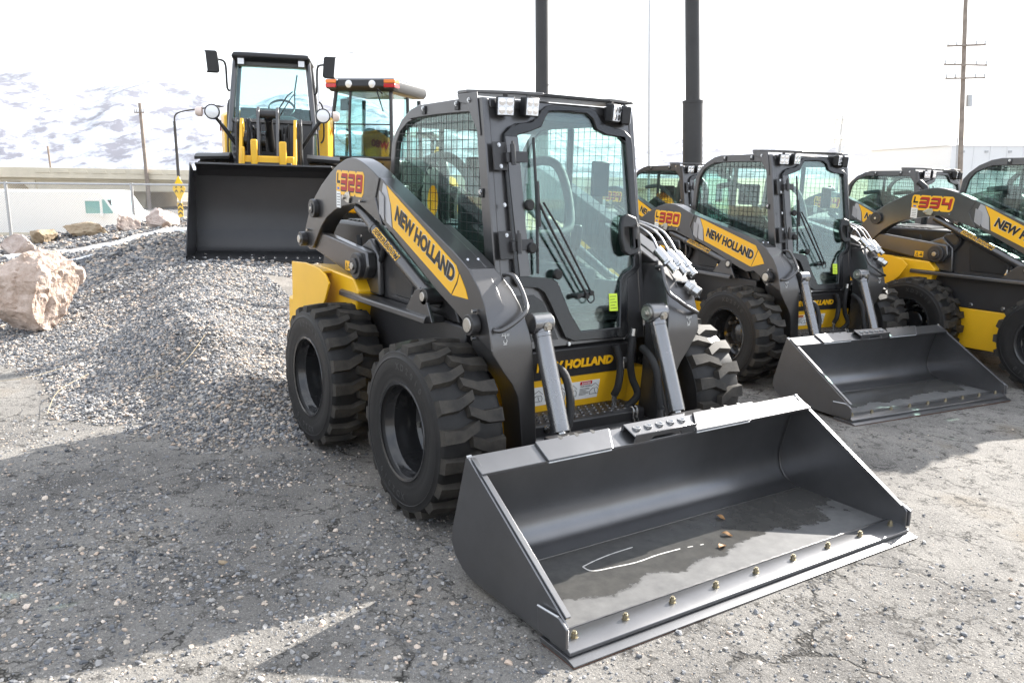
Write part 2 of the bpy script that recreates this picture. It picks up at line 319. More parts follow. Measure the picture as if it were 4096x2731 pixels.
# ------------------------------------------------------------------ ground: yard, gravel bank, street level beyond
BANK = np.array([(-.52, -1.02), (-.61, -1.18), (-.8, -1.39), (-.86, -1.66), (-1.27, -1.78), (-1.69, -1.82), (-1.92, -2.18), (-2.27, -2.25), (-3.0, -2.33), (-3.7, -2.42), (-5.5, -2.95), (-9, -4.4), (-14, -7.0), (-24, -10), (-42, -2), (-36, 24), (-17, 13), (-9, 8.2), (-5.0, 3.6), (-2.9, .9), (-1.8, -.25), (-1.05, -.7)])
def sdist(x, y, poly=BANK):
    d = np.full(x.shape, 1e9); ins = np.zeros(x.shape, bool); n = len(poly)
    for i in range(n):
        a, b = poly[i], poly[(i + 1) % n]; e = b - a; t = np.clip(((x - a[0]) * e[0] + (y - a[1]) * e[1]) / (e @ e), 0, 1)
        d = np.minimum(d, np.hypot(x - a[0] - t * e[0], y - a[1] - t * e[1]))
        c = (a[1] > y) != (b[1] > y); ins ^= c & (x < (b[0] - a[0]) * (y - a[1]) / (b[1] - a[1] + 1e-12) + a[0])
    return np.where(ins, d, -d)
_r = np.random.default_rng(3); _K = [(_r.normal(0, 1, 2) * f, _r.uniform(0, 6.28), a) for f, a in ((.9, .5), (1.3, .5), (2.1, .35), (3.3, .25), (5.5, .16), (8, .1), (11, .07))]
def wob(x, y): return sum(a * np.sin(k[0] * x + k[1] * y + p) for k, p, a in _K)
def sstep(a, b, t): t = np.clip((t - a) / (b - a), 0, 1); return t * t * (3 - 2 * t)   # also falls when a > b
def ground_z(x, y):
    x = np.asarray(x, float); y = np.asarray(y, float)
    d = np.maximum(sdist(x, y), 0); wb = wob(x, y)
    dd = (x - O0.x) * E2.x + (y - O0.y) * E2.y; rr = (x - O0.x) * E1.x + (y - O0.y) * E1.y; az = rr / np.maximum(dd, 1)
    hz = (.60 + .02 * wb - .42 * sstep(-.36, -.60, az)) * (1 - np.exp(-d / 1.55)) + .035 * wb * sstep(.1, .9, d)
    cw, sw = math.cos(R(-22)), math.sin(R(-22)); wx, wy = x + 8.04, y - 1.09; lx, ly = cw * wx + sw * wy, -sw * wx + cw * wy      # level pad under the wheel loader
    wp = sstep(2.9, 1.9, np.abs(lx + .6) - .0) * sstep(2.2, 1.3, np.abs(ly)); hz = hz * (1 - wp) + .525 * wp
    for (ax_, ay_), (bx_, by_), hh, ww in (((-1.5, -1.32), (-2.7, -1.22), .10, .30), ((-2.7, -1.22), (-5.2, -.6), .13, .45), ((-1.9, -.6), (-3.6, .4), .08, .5)):
        ex, ey = bx_ - ax_, by_ - ay_; tt = np.clip(((x - ax_) * ex + (y - ay_) * ey) / (ex * ex + ey * ey), 0, 1); hz = np.maximum(hz, hz + hh * np.exp(-((x - ax_ - tt * ex) ** 2 + (y - ay_ - tt * ey) ** 2) / ww ** 2) * sstep(.0, .5, d))
    # the far lip of the bank drops behind the fence
    dd = (x - O0.x) * E2.x + (y - O0.y) * E2.y; rr = (x - O0.x) * E1.x + (y - O0.y) * E1.y
    zs = np.where(dd < 22, -.15, -.15 - .014 * (np.minimum(dd, 80) - 22)) - np.maximum(dd - 80, 0) * .0035
    zsite = O0.z + (zs - E3.x * (x - O0.x) - E3.y * (y - O0.y)) / E3.z
    wf = np.where(rr < -1, sstep(17.2, 20.5, dd), sstep(16, 34, dd))
    wf = np.maximum(wf, sstep(-30, -60, dd))
    return hz * (1 - wf) + np.where(wf > 0, zsite, 0) * wf + .004 * wb * (d <= 0) * (1 - wf)
def axis(lo, hi, step, far):
    a = list(np.arange(lo, hi, step)); s = step
    while a[-1] < far: s *= 1.16; a.append(a[-1] + s)
    s = step
    while a[0] > -far: s *= 1.16; a.insert(0, a[0] - s)
    return np.array(a)
gx, gy = axis(-9, 4.5, .085, 9000), axis(-5.2, 6, .085, 9000); X, Y = np.meshgrid(gx, gy, indexing='ij'); Z = ground_z(X, Y)
me = bpy.data.meshes.new('ground'); nx, ny = X.shape; idx = np.arange(nx * ny).reshape(nx, ny)
quads = np.stack([idx[:-1, :-1], idx[1:, :-1], idx[1:, 1:], idx[:-1, 1:]], -1).reshape(-1, 4)
me.from_pydata(np.stack([X, Y, Z], -1).reshape(-1, 3).tolist(), [], quads.tolist()); me.polygons.foreach_set('use_smooth', [True] * len(me.polygons))
for m_ in (ASPHALT, PILEBED, FIELD): me.materials.append(m_)
cxy = (X[:-1, :-1] + X[1:, 1:]) / 2, (Y[:-1, :-1] + Y[1:, 1:]) / 2; dq = sdist(*cxy); ddq = (cxy[0] - O0.x) * E2.x + (cxy[1] - O0.y) * E2.y
mi = np.where(dq > .0, 1, 0); mi = np.where((ddq > 19) & (dq > -3), 2, mi); mi = np.where(ddq > 60, 2, mi); me.polygons.foreach_set('material_index', mi.reshape(-1).astype(np.int32))
go = bpy.data.objects.new('ground', me); COL.objects.link(go); go['kind'] = 'structure'

# mountains across the valley: a real relief 3 to 8 km away
def mountains():
    nr, nd = 320, 90; vs = []; fs = []
    for i in range(nr):
        r = -3600 + i * 7200 / (nr - 1)
        for j in range(nd):
            d = 2900 + j * 2300 / (nd - 1); a = r / d; t = min(1, max(0, (d - 2950) / 1500))
            env = 455 - 330 * min(1, max(0, (a + .40) / .55)) + 26 * math.sin(a * 31 + 1.2) + 14 * math.sin(a * 67)
            n1 = noise.fractal(Vector((r * .0011, d * .0011, 2.3)), 1.0, 2.1, 6)
            q1 = 1 - 2 * abs(noise.noise(Vector(((r + .55 * d) * .0024, d * .0007, .7)))); q2 = 1 - 2 * abs(noise.noise(Vector(((r - .35 * d) * .0062, d * .0021, 4.7)))); q3 = 1 - 2 * abs(noise.noise(Vector(((r + .2 * d) * .016, d * .006, 9.1))))
            z = env * t ** .85 * (1 + .10 * n1) + (75 * q1 + 34 * q2 + 13 * q3) * min(1, t * 2.2) * (1 - .55 * t) - 14
            if d > 4450: z -= (d - 4450) * .25
            vs.append(tuple(site(r, d, z)))
    for i in range(nr - 1):
        for j in range(nd - 1): k = i * nd + j; fs.append((k, k + nd, k + nd + 1, k + 1))
    return struct('mountains', MB().add(vs, fs), MOUNT, 60)
mountains()

# ------------------------------------------------------------------ gravel: stone shapes scattered as instances
def stone(seed):
    r = random.Random(seed); bm = bmesh.new(); bmesh.ops.create_icosphere(bm, subdivisions=1, radius=1)
    ax = (r.uniform(.85, 1.25), r.uniform(.65, 1.0), r.uniform(.45, .75)); cuts = [(Vector((r.gauss(0, 1), r.gauss(0, 1), r.gauss(0, 1))).normalized(), r.uniform(.42, .75)) for _ in range(7)]
    for v in bm.verts:
        p = v.co.copy()
        for nrm, c in cuts:
            e = p.dot(nrm)
            if e > c: p -= nrm * (e - c)
        p *= 1 + r.uniform(-.12, .12); v.co = (p.x * ax[0], p.y * ax[1], p.z * ax[2])
    me = bpy.data.meshes.new('stone'); bm.to_mesh(me); bm.free(); me.materials.append(GRAVEL); return me
scol = bpy.data.collections.new('stone_shapes')
for s_ in range(9): scol.objects.link(bpy.data.objects.new('stone_shape', stone(s_)))
def gravel(name, P, scl, label):
    me = bpy.data.meshes.new(name); n = len(P); me.vertices.add(n); me.vertices.foreach_set('co', P.astype(np.float32).reshape(-1))
    for nm, ty, dat in (('rot', 'FLOAT_VECTOR', rng.uniform(-.6, .6, (n, 3)) + np.stack([np.zeros(n), np.zeros(n), rng.uniform(0, 6.28, n)], 1)), ('scl', 'FLOAT', scl), ('idx', 'INT', rng.integers(0, 9, n))):
        at = me.attributes.new(nm, ty, 'POINT'); at.data.foreach_set('vector' if ty == 'FLOAT_VECTOR' else 'value', dat.astype(np.int32 if ty == 'INT' else np.float32).reshape(-1))
    o = bpy.data.objects.new(name, me); COL.objects.link(o); o['kind'] = 'stuff'; o['label'] = label; o['category'] = 'gravel'
    g = bpy.data.node_groups.new(name, 'GeometryNodeTree'); g.interface.new_socket('Geometry', in_out='INPUT', socket_type='NodeSocketGeometry'); g.interface.new_socket('Geometry', in_out='OUTPUT', socket_type='NodeSocketGeometry')
    gi, go_, ip, ci = g.nodes.new('NodeGroupInput'), g.nodes.new('NodeGroupOutput'), g.nodes.new('GeometryNodeInstanceOnPoints'), g.nodes.new('GeometryNodeCollectionInfo')
    ci.inputs['Collection'].default_value = scol; ci.inputs['Separate Children'].default_value = True; ci.inputs['Reset Children'].default_value = True; ip.inputs['Pick Instance'].default_value = True
    def na(nm, ty): a = g.nodes.new('GeometryNodeInputNamedAttribute'); a.data_type = ty; a.inputs['Name'].default_value = nm; return [s for s in a.outputs if s.enabled and s.name == 'Attribute'][0]
    g.links.new(gi.outputs[0], ip.inputs['Points']); g.links.new(ci.outputs[0], ip.inputs['Instance']); g.links.new(na('rot', 'FLOAT_VECTOR'), ip.inputs['Rotation']); g.links.new(na('scl', 'FLOAT'), ip.inputs['Scale']); g.links.new(na('idx', 'INT'), ip.inputs['Instance Index']); g.links.new(ip.outputs[0], go_.inputs[0])
    md = o.modifiers.new('scatter', 'NODES'); md.node_group = g; return o
def scatter(x0, x1, y0, y1, dens):
    n = int((x1 - x0) * (y1 - y0) * dens); return rng.uniform(x0, x1, n), rng.uniform(y0, y1, n)
PX, PY, PS = [], [], []
def put(x, y, s): PX.append(x); PY.append(y); PS.append(s)
for (x0, x1, y0, y1, dens, sz) in ((-5.2, -.4, -3.2, .2, 7600, .0102), (-3.4, -.4, -2.6, -.4, 6500, .0060), (-9, -5.2, -4.6, 2.5, 2600, .0150), (-15.5, -9, -8.2, 4.0, 800, .025)):
    x, y = scatter(x0, x1, y0, y1, dens); d = sdist(x, y) + .10 * wob(x * 2.2, y * 2.2) * (sdist(x, y) < .6); k = d > -.02
    thin = rng.uniform(0, 1, len(x)) < np.clip(.35 + d * 3, 0, 1); k &= thin
    put(x[k], y[k], sz * np.exp(np.clip(rng.normal(0, .42, k.sum()), -1, .9)))
px, py, ps = map(np.concatenate, (PX, PY, PS)); pz = ground_z(px, py) + ps * rng.uniform(-.45, .55, len(ps))
gravel('gravel_bank', np.stack([px, py, pz], 1), ps, 'bank of crushed grey gravel rising behind the loaders')
PX, PY, PS = [], [], []
x, y = scatter(-2.2, 3.4, -4.2, 6.2, 1500); n_ = len(x)
cl = .5 + .5 * np.tanh(1.6 * wob(x * 1.5 + 3, y * 1.5)); cl2 = .5 + .5 * np.tanh(2 * wob(x * 3.7, y * 3.7 + 9))
left = sstep(.55, -.9, y - .55 * (x - 1.2)); band = np.exp(-((x - .55) / .95) ** 2) * sstep(-.7, -1.2, y)
pr = left * (.16 + .95 * cl * cl2 + .85 * band * (.35 + .65 * cl2)) + (1 - left) * (.004 + .035 * cl * cl2 ** 2 + .06 * np.exp(-((x - 2.5) / .35) ** 2) * (y > -.6) * (y < 1.2) * cl2)
pr *= ~((np.abs(x + .15) < .65) & (y < -1.15) & (y > -1.9) & (cl < .8))
k = (rng.uniform(0, 1, n_) < pr) & (sdist(x, y) < .02) & ~((np.abs(y) < 1.09) & (x > 1.26) & (x < 2.18)) & ~((np.abs(y - 3.4) < 1.05) & (x > .05) & (x < 1.15))
put(x[k], y[k], .0084 * np.exp(np.clip(rng.normal(0, .42, k.sum()), -1, .8)))
x, y = scatter(-2.2, 3.4, -4.2, 3.2, 2600); k = (rng.uniform(0, 1, len(x)) < .5 * sstep(.55, -.9, y - .55 * (x - 1.2)) + .06) & (sdist(x, y) < .02) & ~((np.abs(y) < 1.09) & (x > 1.26) & (x < 2.18)) & ~((np.abs(y - 3.4) < 1.05) & (x > .05) & (x < 1.15)); put(x[k], y[k], .0042 * np.exp(rng.normal(0, .3, k.sum())))
px, py, ps = map(np.concatenate, (PX, PY, PS)); pz = ground_z(px, py) + ps * rng.uniform(-.25, .30, len(ps))
gravel('loose_gravel', np.stack([px, py, pz], 1), ps, 'loose gravel scattered over the worn asphalt')

# ------------------------------------------------------------------ boulders, snow, straw
def rock(name, loc, size, seed, m, label, cat='rock', group=None, rz=0, sub=4, sink=.12):
    r = random.Random(seed); bm = bmesh.new(); bmesh.ops.create_icosphere(bm, subdivisions=sub, radius=1)
    cuts = [(Vector((r.gauss(0, 1), r.gauss(0, 1), r.gauss(0, 1))).normalized(), r.uniform(.50, .88)) for _ in range(22)]
    for v in bm.verts:
        p = v.co.copy()
        for nrm, c in cuts:
            e_ = p.dot(nrm) + .03 * noise.noise(p * 5 + Vector((seed, 0, 0)))
            if e_ > c: p -= nrm * (e_ - c)
        q_ = p + Vector((seed, 0, 0)); cr_ = noise.voronoi(q_ * 2.2)[0]; p *= 1 + .05 * noise.fractal(q_ * 2.5, 1, 2, 5) + .04 * noise.fractal(q_ * 9, 1, 2, 4) - .07 * max(0, .12 - (cr_[1] - cr_[0])) / .12; v.co = Vector((p.x * size[0], p.y * size[1], p.z * size[2]))
    lo = min(v.co.z for v in bm.verts)
    for v in bm.verts: v.co.z -= lo + sink * size[2]
    me = bpy.data.meshes.new(name); bm.to_mesh(me); bm.free(); me.polygons.foreach_set('use_smooth', [True] * len(me.polygons)); me.set_sharp_from_angle(angle=R(16)); o = obj(name, me, m)
    o.location = loc; o.rotation_euler = (0, 0, R(rz)); return tag(o, label, cat, group)
def gz(x, y): return float(ground_z(np.array([x]), np.array([y]))[0])
def onbank(r, d): p = site(r, d); return (p.x, p.y, gz(p.x, p.y))
rock('boulder', (-5.15, -2.18, gz(-5.15, -2.18) - .04), (.56, .52, .62), 4, BOULDER, 'large pale tan boulder on the edge of the gravel bank', 'boulder', None, 20, 5)
rock('boulder', (-6.2, -2.75, gz(-6.2, -2.75)), (.32, .3, .3), 9, BOULDER, 'small tan boulder half hidden behind the large pale boulder', 'boulder', None, 60)
for nm, r_, d_, sz, sd, mt, lb in (('rock', -8.25, 14.0, (.36, .3, .26), 12, PINKROCK, 'low pinkish rock in front of the left fence post'), ('rock', -8.70, 15.6, (.36, .3, .26), 31, BROWNROCK, 'brown pitted rock lying before the white van'), ('rock_slab', -8.1, 16.0, (.66, .36, .20), 23, BROWNROCK, 'flat brown rock slab lying before the white van'), ('rock', -7.5, 16.5, (.34, .3, .30), 37, PINKROCK, 'blocky pinkish rock beside the second fence post'), ('rock', -6.87, 16.4, (.55, .36, .30), 41, PINKROCK, 'long pale pink rock beneath the yellow road sign')):
    x_, y_, z_ = onbank(r_, d_); rock(nm, (x_, y_, z_ - .04), sz, sd, mt, lb, 'rock', None, sd * 17, 4)
def snow_patch(pts, w_, seed, lb):
    r = random.Random(seed); vs = []; n = len(pts); m = MB()
    for i in range(n):
        a, b = Vector(pts[max(i - 1, 0)]), Vector(pts[min(i + 1, n - 1)]); d = (b - a).normalized(); nn = Vector((-d.y, d.x)); ww = w_ * (.25 + .9 * math.sin(math.pi * (i + .3) / n)) * r.uniform(.7, 1.3)
        for t, hgt in ((-1, -.01), (-.6, .035), (0, .055), (.6, .035), (1, -.01)): q_ = Vector(pts[i]) + nn * ww * t; vs.append((q_.x, q_.y, gz(q_.x, q_.y) + .02 + hgt * min(1, w_ / .08)))
    m.add(vs, [(i * 5 + k, i * 5 + k + 1, i * 5 + k + 6, i * 5 + k + 5) for i in range(n - 1) for k in range(4)]); return tag(part('snow_patch', m, SNOW, None, 0, 80), lb, 'snow')
def sp_(r, d): p = site(r, d); return (p.x, p.y)
snow_patch([sp_(-8.1 + i * .13, 13.35 + i * .10 + .09 * math.sin(i * 1.7)) for i in range(22)], .075, 1, 'long thin strip of old snow along the crest of the gravel bank')
snow_patch([sp_(-6.75 + i * .05, 12.7 + .03 * i + .03 * math.sin(i * 2)) for i in range(7)], .05, 2, 'small old snow patch on top of the bank behind the boulder')
for i, (a, b, c) in enumerate((((-2.9, -1.95), (-2.55, -2.2), (-2.05, -2.32)), ((-2.3, -1.2), (-2.05, -1.45), (-2.2, -1.7)), ((-3.3, -2.1), (-3.15, -2.35), (-3.2, -2.6)))):
    m = MB().tube([(p[0], p[1], gz(*p) +   .03 + .02 * (j == 1)) for j, p in enumerate((a, b, c))], .0016, 5, 5); tag(part('straw', m, STRAW), ('long bent straw stalk at the foot of the gravel bank', 'short straw stalk on the gravel slope behind the rear tyre', 'straw stalk lying across the gravel edge below the boulder')[i], 'straw', 'dry stalks on the gravel')
def leaf(loc, rz, lb):
    m = MB(); n = 8; vs = []
    for i in range(n + 1):
        t = i / n; w_ = .016 * math.sin(math.pi * t) ** .8
        for sgn in (-1, 0, 1): vs.append((t * .055 - .027, sgn * w_, .004 + .008 * abs(sgn) * math.sin(3 * t) + .004 * math.sin(6 * t)))
    m.add(vs, [(i * 3 + k, i * 3 + k + 1, i * 3 + k + 4, i * 3 + k + 3) for i in range(n) for k in range(2)]); o = part('leaf', m, LEAF, None, 0, 0); o.location = loc; o.rotation_euler = (0, 0, R(rz)); return tag(o, lb, 'leaf')
leaf((1.72, .20, .046), 30, 'curled orange leaf lying in the puddle in the L328 bucket'); leaf((1.80, .08, .046), 100, 'small brown leaf at the edge of the puddle in the bucket'); leaf((1.56, .33, .046), 10, 'dark brown leaf in the shaded back of the bucket')
for x_, y_, r_ in ((.72, -1.9, 0),):
    rock('rock_chunk', (x_, y_, 0), (.03, .02, .012), 51, BROWNROCK, 'small flat chunk of broken asphalt left of the bucket', 'rock', None, 30, 2)

# ------------------------------------------------------------------ skid steer loader (x forward, y to the machine's left, z up; origin on the ground under the middle of the wheelbase)
def fp(y, z, off=0.0): return (.912 - .175 * z + off, y, z)          # a point on the sloping front plane of the cab
DOOR_OUT = [(-.403, 1.813), (-.395, 1.915), (-.361, 1.948), (-.312, 1.969), (-.24, 1.977), (-.181, 2.003), (-.153, 2.043), (-.118, 2.068), (-.067, 2.078), (.166, 2.078), (.212, 2.065), (.241, 2.021), (.284, 1.989), (.415, 1.969), (.458, 1.935), (.466, 1.88), (.466, 1.334), (.463, 1.22), (.43, 1.185), (.372, 1.16), (.36, 1.12), (.348, .86), (.32, .838), (-.042, .844), (-.10, .87), (-.179, 1.043), (-.22, 1.115), (-.26, 1.138), (-.37, 1.148), (-.395, 1.165)]
DOOR_GLS = [(-.318, 1.80), (-.316, 1.908), (-.236, 1.930), (-.16, 1.958), (-.135, 2.002), (-.109, 2.033), (-.062, 2.044), (.145, 2.044), (.187, 2.018), (.209, 1.962), (.28, 1.937), (.371, 1.931), (.411, 1.900), (.417, 1.744), (.421, 1.50), (.424, 1.312), (.418, 1.228), (.387, 1.207), (.338, 1.184), (.312, 1.150), (.286, .895), (.014, .893), (-.048, .988), (-.098, 1.105), (-.119, 1.16), (-.15, 1.181), (-.310, 1.198)]
SIDE_OUT = [(-.56, 1.15), (-.505, 1.753), (-.49, 1.874), (-.437, 1.94), (-.352, 2.011), (-.237, 2.064), (-.142, 2.083), (.393, 2.093), (.548, 2.085), (.745, .96), (.5, .96), (-.3, 1.0)]
SIDE_WIN = [(-.49, 1.30), (-.454, 1.75), (-.428, 1.873), (-.368, 1.946), (-.286, 1.987), (-.158, 2.011), (.068, 2.019), (.41, 2.019), (.485, 1.99), (.60, 1.27), (.615, 1.12), (.20, 1.10), (-.2, 1.16)]
ARCH_O = [(-1.365, 1.165), (-1.43, 1.185), (-1.462, 1.23), (-1.455, 1.29), (-1.39, 1.392), (-1.284, 1.507), (-1.139, 1.605), (-.969, 1.692), (-.84, 1.744), (-.717, 1.776), (-.629, 1.785), (-.557, 1.779), (-.473, 1.76), (-.405, 1.738), (-.325, 1.709), (-.241, 1.672), (-.294, 1.557), (-.205, 1.405)]
ARCH_I = [(-.506, 1.503), (-.563, 1.512), (-.665, 1.502), (-.787, 1.485), (-.913, 1.455), (-1.046, 1.404), (-1.151, 1.335), (-1.243, 1.245), (-1.305, 1.185)]
BOOM = [(-.30, 1.69), (-.209, 1.662), (.626, 1.32), (.716, 1.278), (.768, 1.250), (.798, 1.224), (.866, 1.166), (.921, 1.091), (.963, .988), (.984, .885), (.862, .928), (.737, .985), (.637, 1.028), (.548, 1.066), (.468, 1.098), (-.067, 1.358), (-.30, 1.462)]
LEG = [(1.258, .690, .55, .768, .48), (1.22, .690, .525, .802, .52), (1.16, .690, .505, .868, .56), (1.09, .690, .49, .921, .62), (1.03, .690, .478, .948, .68), (.97, .690, .466, .968, .74), (.92, .690, .458, .980, .79), (.875, .686, .452, .985, .80), (.78, .622, .445, .985, .81), (.715, .57, .437, .985, .81), (.65, .535, .43, .985, .82), (.58, .52, .425, .985, .82), (.38, .497, .41, .985, .82), (.17, .49, .40, .985, .82)]

def make_tyre():
    m = MB()
    prof = [(.232, -.150), (.247, -.168), (.252, -.172), (.275, -.170), (.281, -.1725), (.286, -.172), (.31, -.178), (.345, -.179), (.366, -.1765), (.369, -.1785), (.373, -.1775), (.378, -.174), (.398, -.172), (.404, -.166), (.412, -.150), (.414, -.08), (.416, 0), (.414, .08), (.412, .150), (.404, .166), (.398, .172), (.378, .174), (.345, .179), (.31, .178), (.275, .170), (.252, .172), (.247, .168), (.232, .150)]
    m.lathe(prof, 64)
    me = m.mesh('tyre', 30); me.materials.append(RUBBER)
    return me
def make_sidewall():
    m = MB(); mid = -.1788
    for word, a0 in (('XD2010', 62), ('XD2010', 242)):
        for i, ch in enumerate(word):
            me, lo, hi = text_mesh(ch, .02, 0, .5); a = R(a0 + (len(word) - 1) * 4.5 - i * 9); rad = Vector((math.cos(a), 0, math.sin(a))); tan = Vector((math.sin(a), 0, -math.cos(a)))
            if True:
                k = .034 / .72; vs = [tan * ((v.co.x - (lo[0] + hi[0]) / 2) * k) + rad * (.312 + v.co.y * k) + Vector((0, mid - .0015 * v.co.z, 0)) for v in me.vertices]
                m.add(vs, [tuple(p.vertices) for p in me.polygons])
    me = m.mesh('lettering', 0); me.materials.append(WALLINK); return me
def make_lugs():
    m = MB(); n = 19; RT = .448
    def pt(y, s, r): a = s / .44; return (r * math.cos(a), y, r * math.sin(a))
    for i in range(n):
        for sd in (-1, 1):
            s0 = (i + (.5 if sd > 0 else 0)) * 2 * math.pi * .44 / n
            # bar from the shoulder to just past the crown, bent near the middle
            top = [(-.163, -.034), (-.07, -.030), (.018, .012), (.022, .058), (-.062, .022), (-.163, .030)]
            bot = [(-.170, -.046), (-.07, -.041), (.026, .004), (.032, .072), (-.060, .035), (-.170, .042)]
            T = [pt(sd * -y, s0 + s, RT - (.010 if y < -.15 else 0)) for y, s in top]; B = [pt(sd * -y, s0 + s, .400 if y < -.15 else .408) for y, s in bot]
            fs = [(0, 1, 4, 5), (1, 2, 3, 4)] + [(k, (k + 1) % 6, 6 + (k + 1) % 6, 6 + k) for k in range(6)]
            # shoulder buttress running down the sidewall
            m.add(T + B, fs)
    me = m.mesh('tread', 25); me.materials.append(TREAD); return me
def make_rim():
    m = MB()
    m.lathe([(.236, -.172), (.249, -.176), (.252, -.170), (.246, -.160), (.238, -.156), (.230, -.140), (.226, -.118), (.216, -.104), (.212, -.06), (.210, .02), (.190, .035), (.12, .040), (.105, .02), (.10, -.005), (.07, -.02), (.0, -.022)], 48)
    m.lathe([(.21, .02), (.226, .118), (.246, .160), (.252, .172)], 48)
    me = m.mesh('wheel', 30); me.materials.append(RIMP); return me
def make_nut():
    m = MB().cyl((0, .045, 0), (0, .0, 0), .017, 6); me = m.mesh('hub_nut', 30); me.materials.append(ZINC); return me
SIDEWALL, TYRE, LUGS, RIM, NUT = make_sidewall(), make_tyre(), make_lugs(), make_rim(), make_nut()

def clip_bars(poly, step, horiz, off=0.):
    """bars across a polygon in (x, z): returns segments"""
    segs = []; c = [p[1] if horiz else p[0] for p in poly]; t = min(c) + off
    while t < max(c):
        xs = []
        for i in range(len(poly)):
            a, b = poly[i], poly[(i + 1) % len(poly)]; ca, cb = (a[1], b[1]) if horiz else (a[0], b[0])
            if (ca <= t < cb) or (cb <= t < ca):
                k = (t - ca) / (cb - ca); o = a[0] + (b[0] - a[0]) * k if horiz else a[1] + (b[1] - a[1]) * k; xs.append(o)
        xs.sort()
        for i in range(0, len(xs) - 1, 2): segs.append(((xs[i], t), (xs[i + 1], t)) if horiz else ((t, xs[i]), (t, xs[i + 1])))
        t += step
    return segs
def bolt(mb, p, n, r=.009, h=.008):
    mb.nxt(); p, n = Vector(p), Vector(n).normalized(); mb.cyl(p, p + n * h * .4, r * 1.5, 10); mb.cyl(p + n * h * .4, p + n * h, r, 6)

SEG = {'0': 'abcdef', '2': 'abged', '3': 'abgcd', '4': 'fgbc', '8': 'abcdefg'}
def model_number(par, num, Q, s):
    H_, W_, T_, gap = .104, .096, .0225, .018
    def slab(polys, l0, l1, m, name):
        mb = MB()
        for pl in polys:
            k = len(pl); mb.add([Q(u, v, l0) for u, v in pl] + [Q(u, v, l1) for u, v in pl], [tuple(range(k)), tuple(range(2 * k - 1, k - 1, -1))] + [(i, (i + 1) % k, k + (i + 1) % k, k + i) for i in range(k)])
        return part(name, mb, m, par)
    def rr(u0, u1, v0, v1, r=.022): return [(u0 + r, v0), (u1 - r, v0), (u1, v0 + r), (u1, v1 - r), (u1 - r, v1), (u0 + r, v1), (u0, v1 - r), (u0, v0 + r)]
    x0 = .075; g = .017
    for i, c in enumerate(num[1:]):
        u = x0 + i * (W_ + gap); li = .7002 + .0002 * i
        slab([rr(u - g, u + W_ + g, -.012 - g, H_ + g)], .7, li + .0008, YDEC, 'number_backing')
        seg = {'a': (u, u + W_, H_ - T_, H_), 'g': (u, u + W_, H_ / 2 - T_ / 2, H_ / 2 + T_ / 2), 'd': (u, u + W_, 0, T_), 'b': (u + W_ - T_ * 1.1, u + W_, H_ / 2 + T_ / 2, H_ - T_), 'c': (u + W_ - T_ * 1.1, u + W_, T_, H_ / 2 - T_ / 2), 'f': (u, u + T_ * 1.1, H_ / 2 + T_ / 2, H_ - T_), 'e': (u, u + T_ * 1.1, T_, H_ / 2 - T_ / 2)}
        def chop(r_, c_, nm):
            u0, u1, v0, v1 = r_; k = .009
            if nm == 'a': return [(u0, v0), (u1, v0), (u1, v1 - k), (u1 - k, v1), (u0 + k, v1), (u0, v1 - k)]
            if nm == 'd': return [(u0 + k, v0), (u1 - k, v0), (u1, v0 + k), (u1, v1), (u0, v1), (u0, v0 + k)]
            return [(u0, v0), (u1, v0), (u1, v1), (u0, v1)]
        sg = dict(seg)
        if c == '0': sg['b'] = (*sg['b'][:2], H_ / 2, H_ - T_); sg['c'] = (*sg['c'][:2], T_, H_ / 2); sg['f'] = (*sg['f'][:2], H_ / 2, H_ - T_); sg['e'] = (*sg['e'][:2], T_, H_ / 2)
        if c == '4': sg['b'] = (*sg['b'][:2], H_ / 2 + T_ / 2, H_); sg['f'] = (*sg['f'][:2], H_ / 2 + T_ / 2, H_); sg['c'] = (*sg['c'][:2], 0, H_ / 2 - T_ / 2)
        pl = [chop(sg[k], c, k) for k in SEG[c]]
        slab([[(a_ - .005, b_ - .008) for a_, b_ in q_] for q_ in pl], li + .0008, li + .0016, INK, 'number_shadow')
        slab(pl, li + .0018, li + .0026, RED, 'number_figure')
    slab([rr(-.012, .068, .028, H_ + g, .014)], .7, .7006, YDEC, 'number_backing')
    slab([[(.006, .040), (.056, .040), (.056, .058), (.022, .058), (.022, H_), (.006, H_)]], .7008, .7016, INK, 'number_figure')
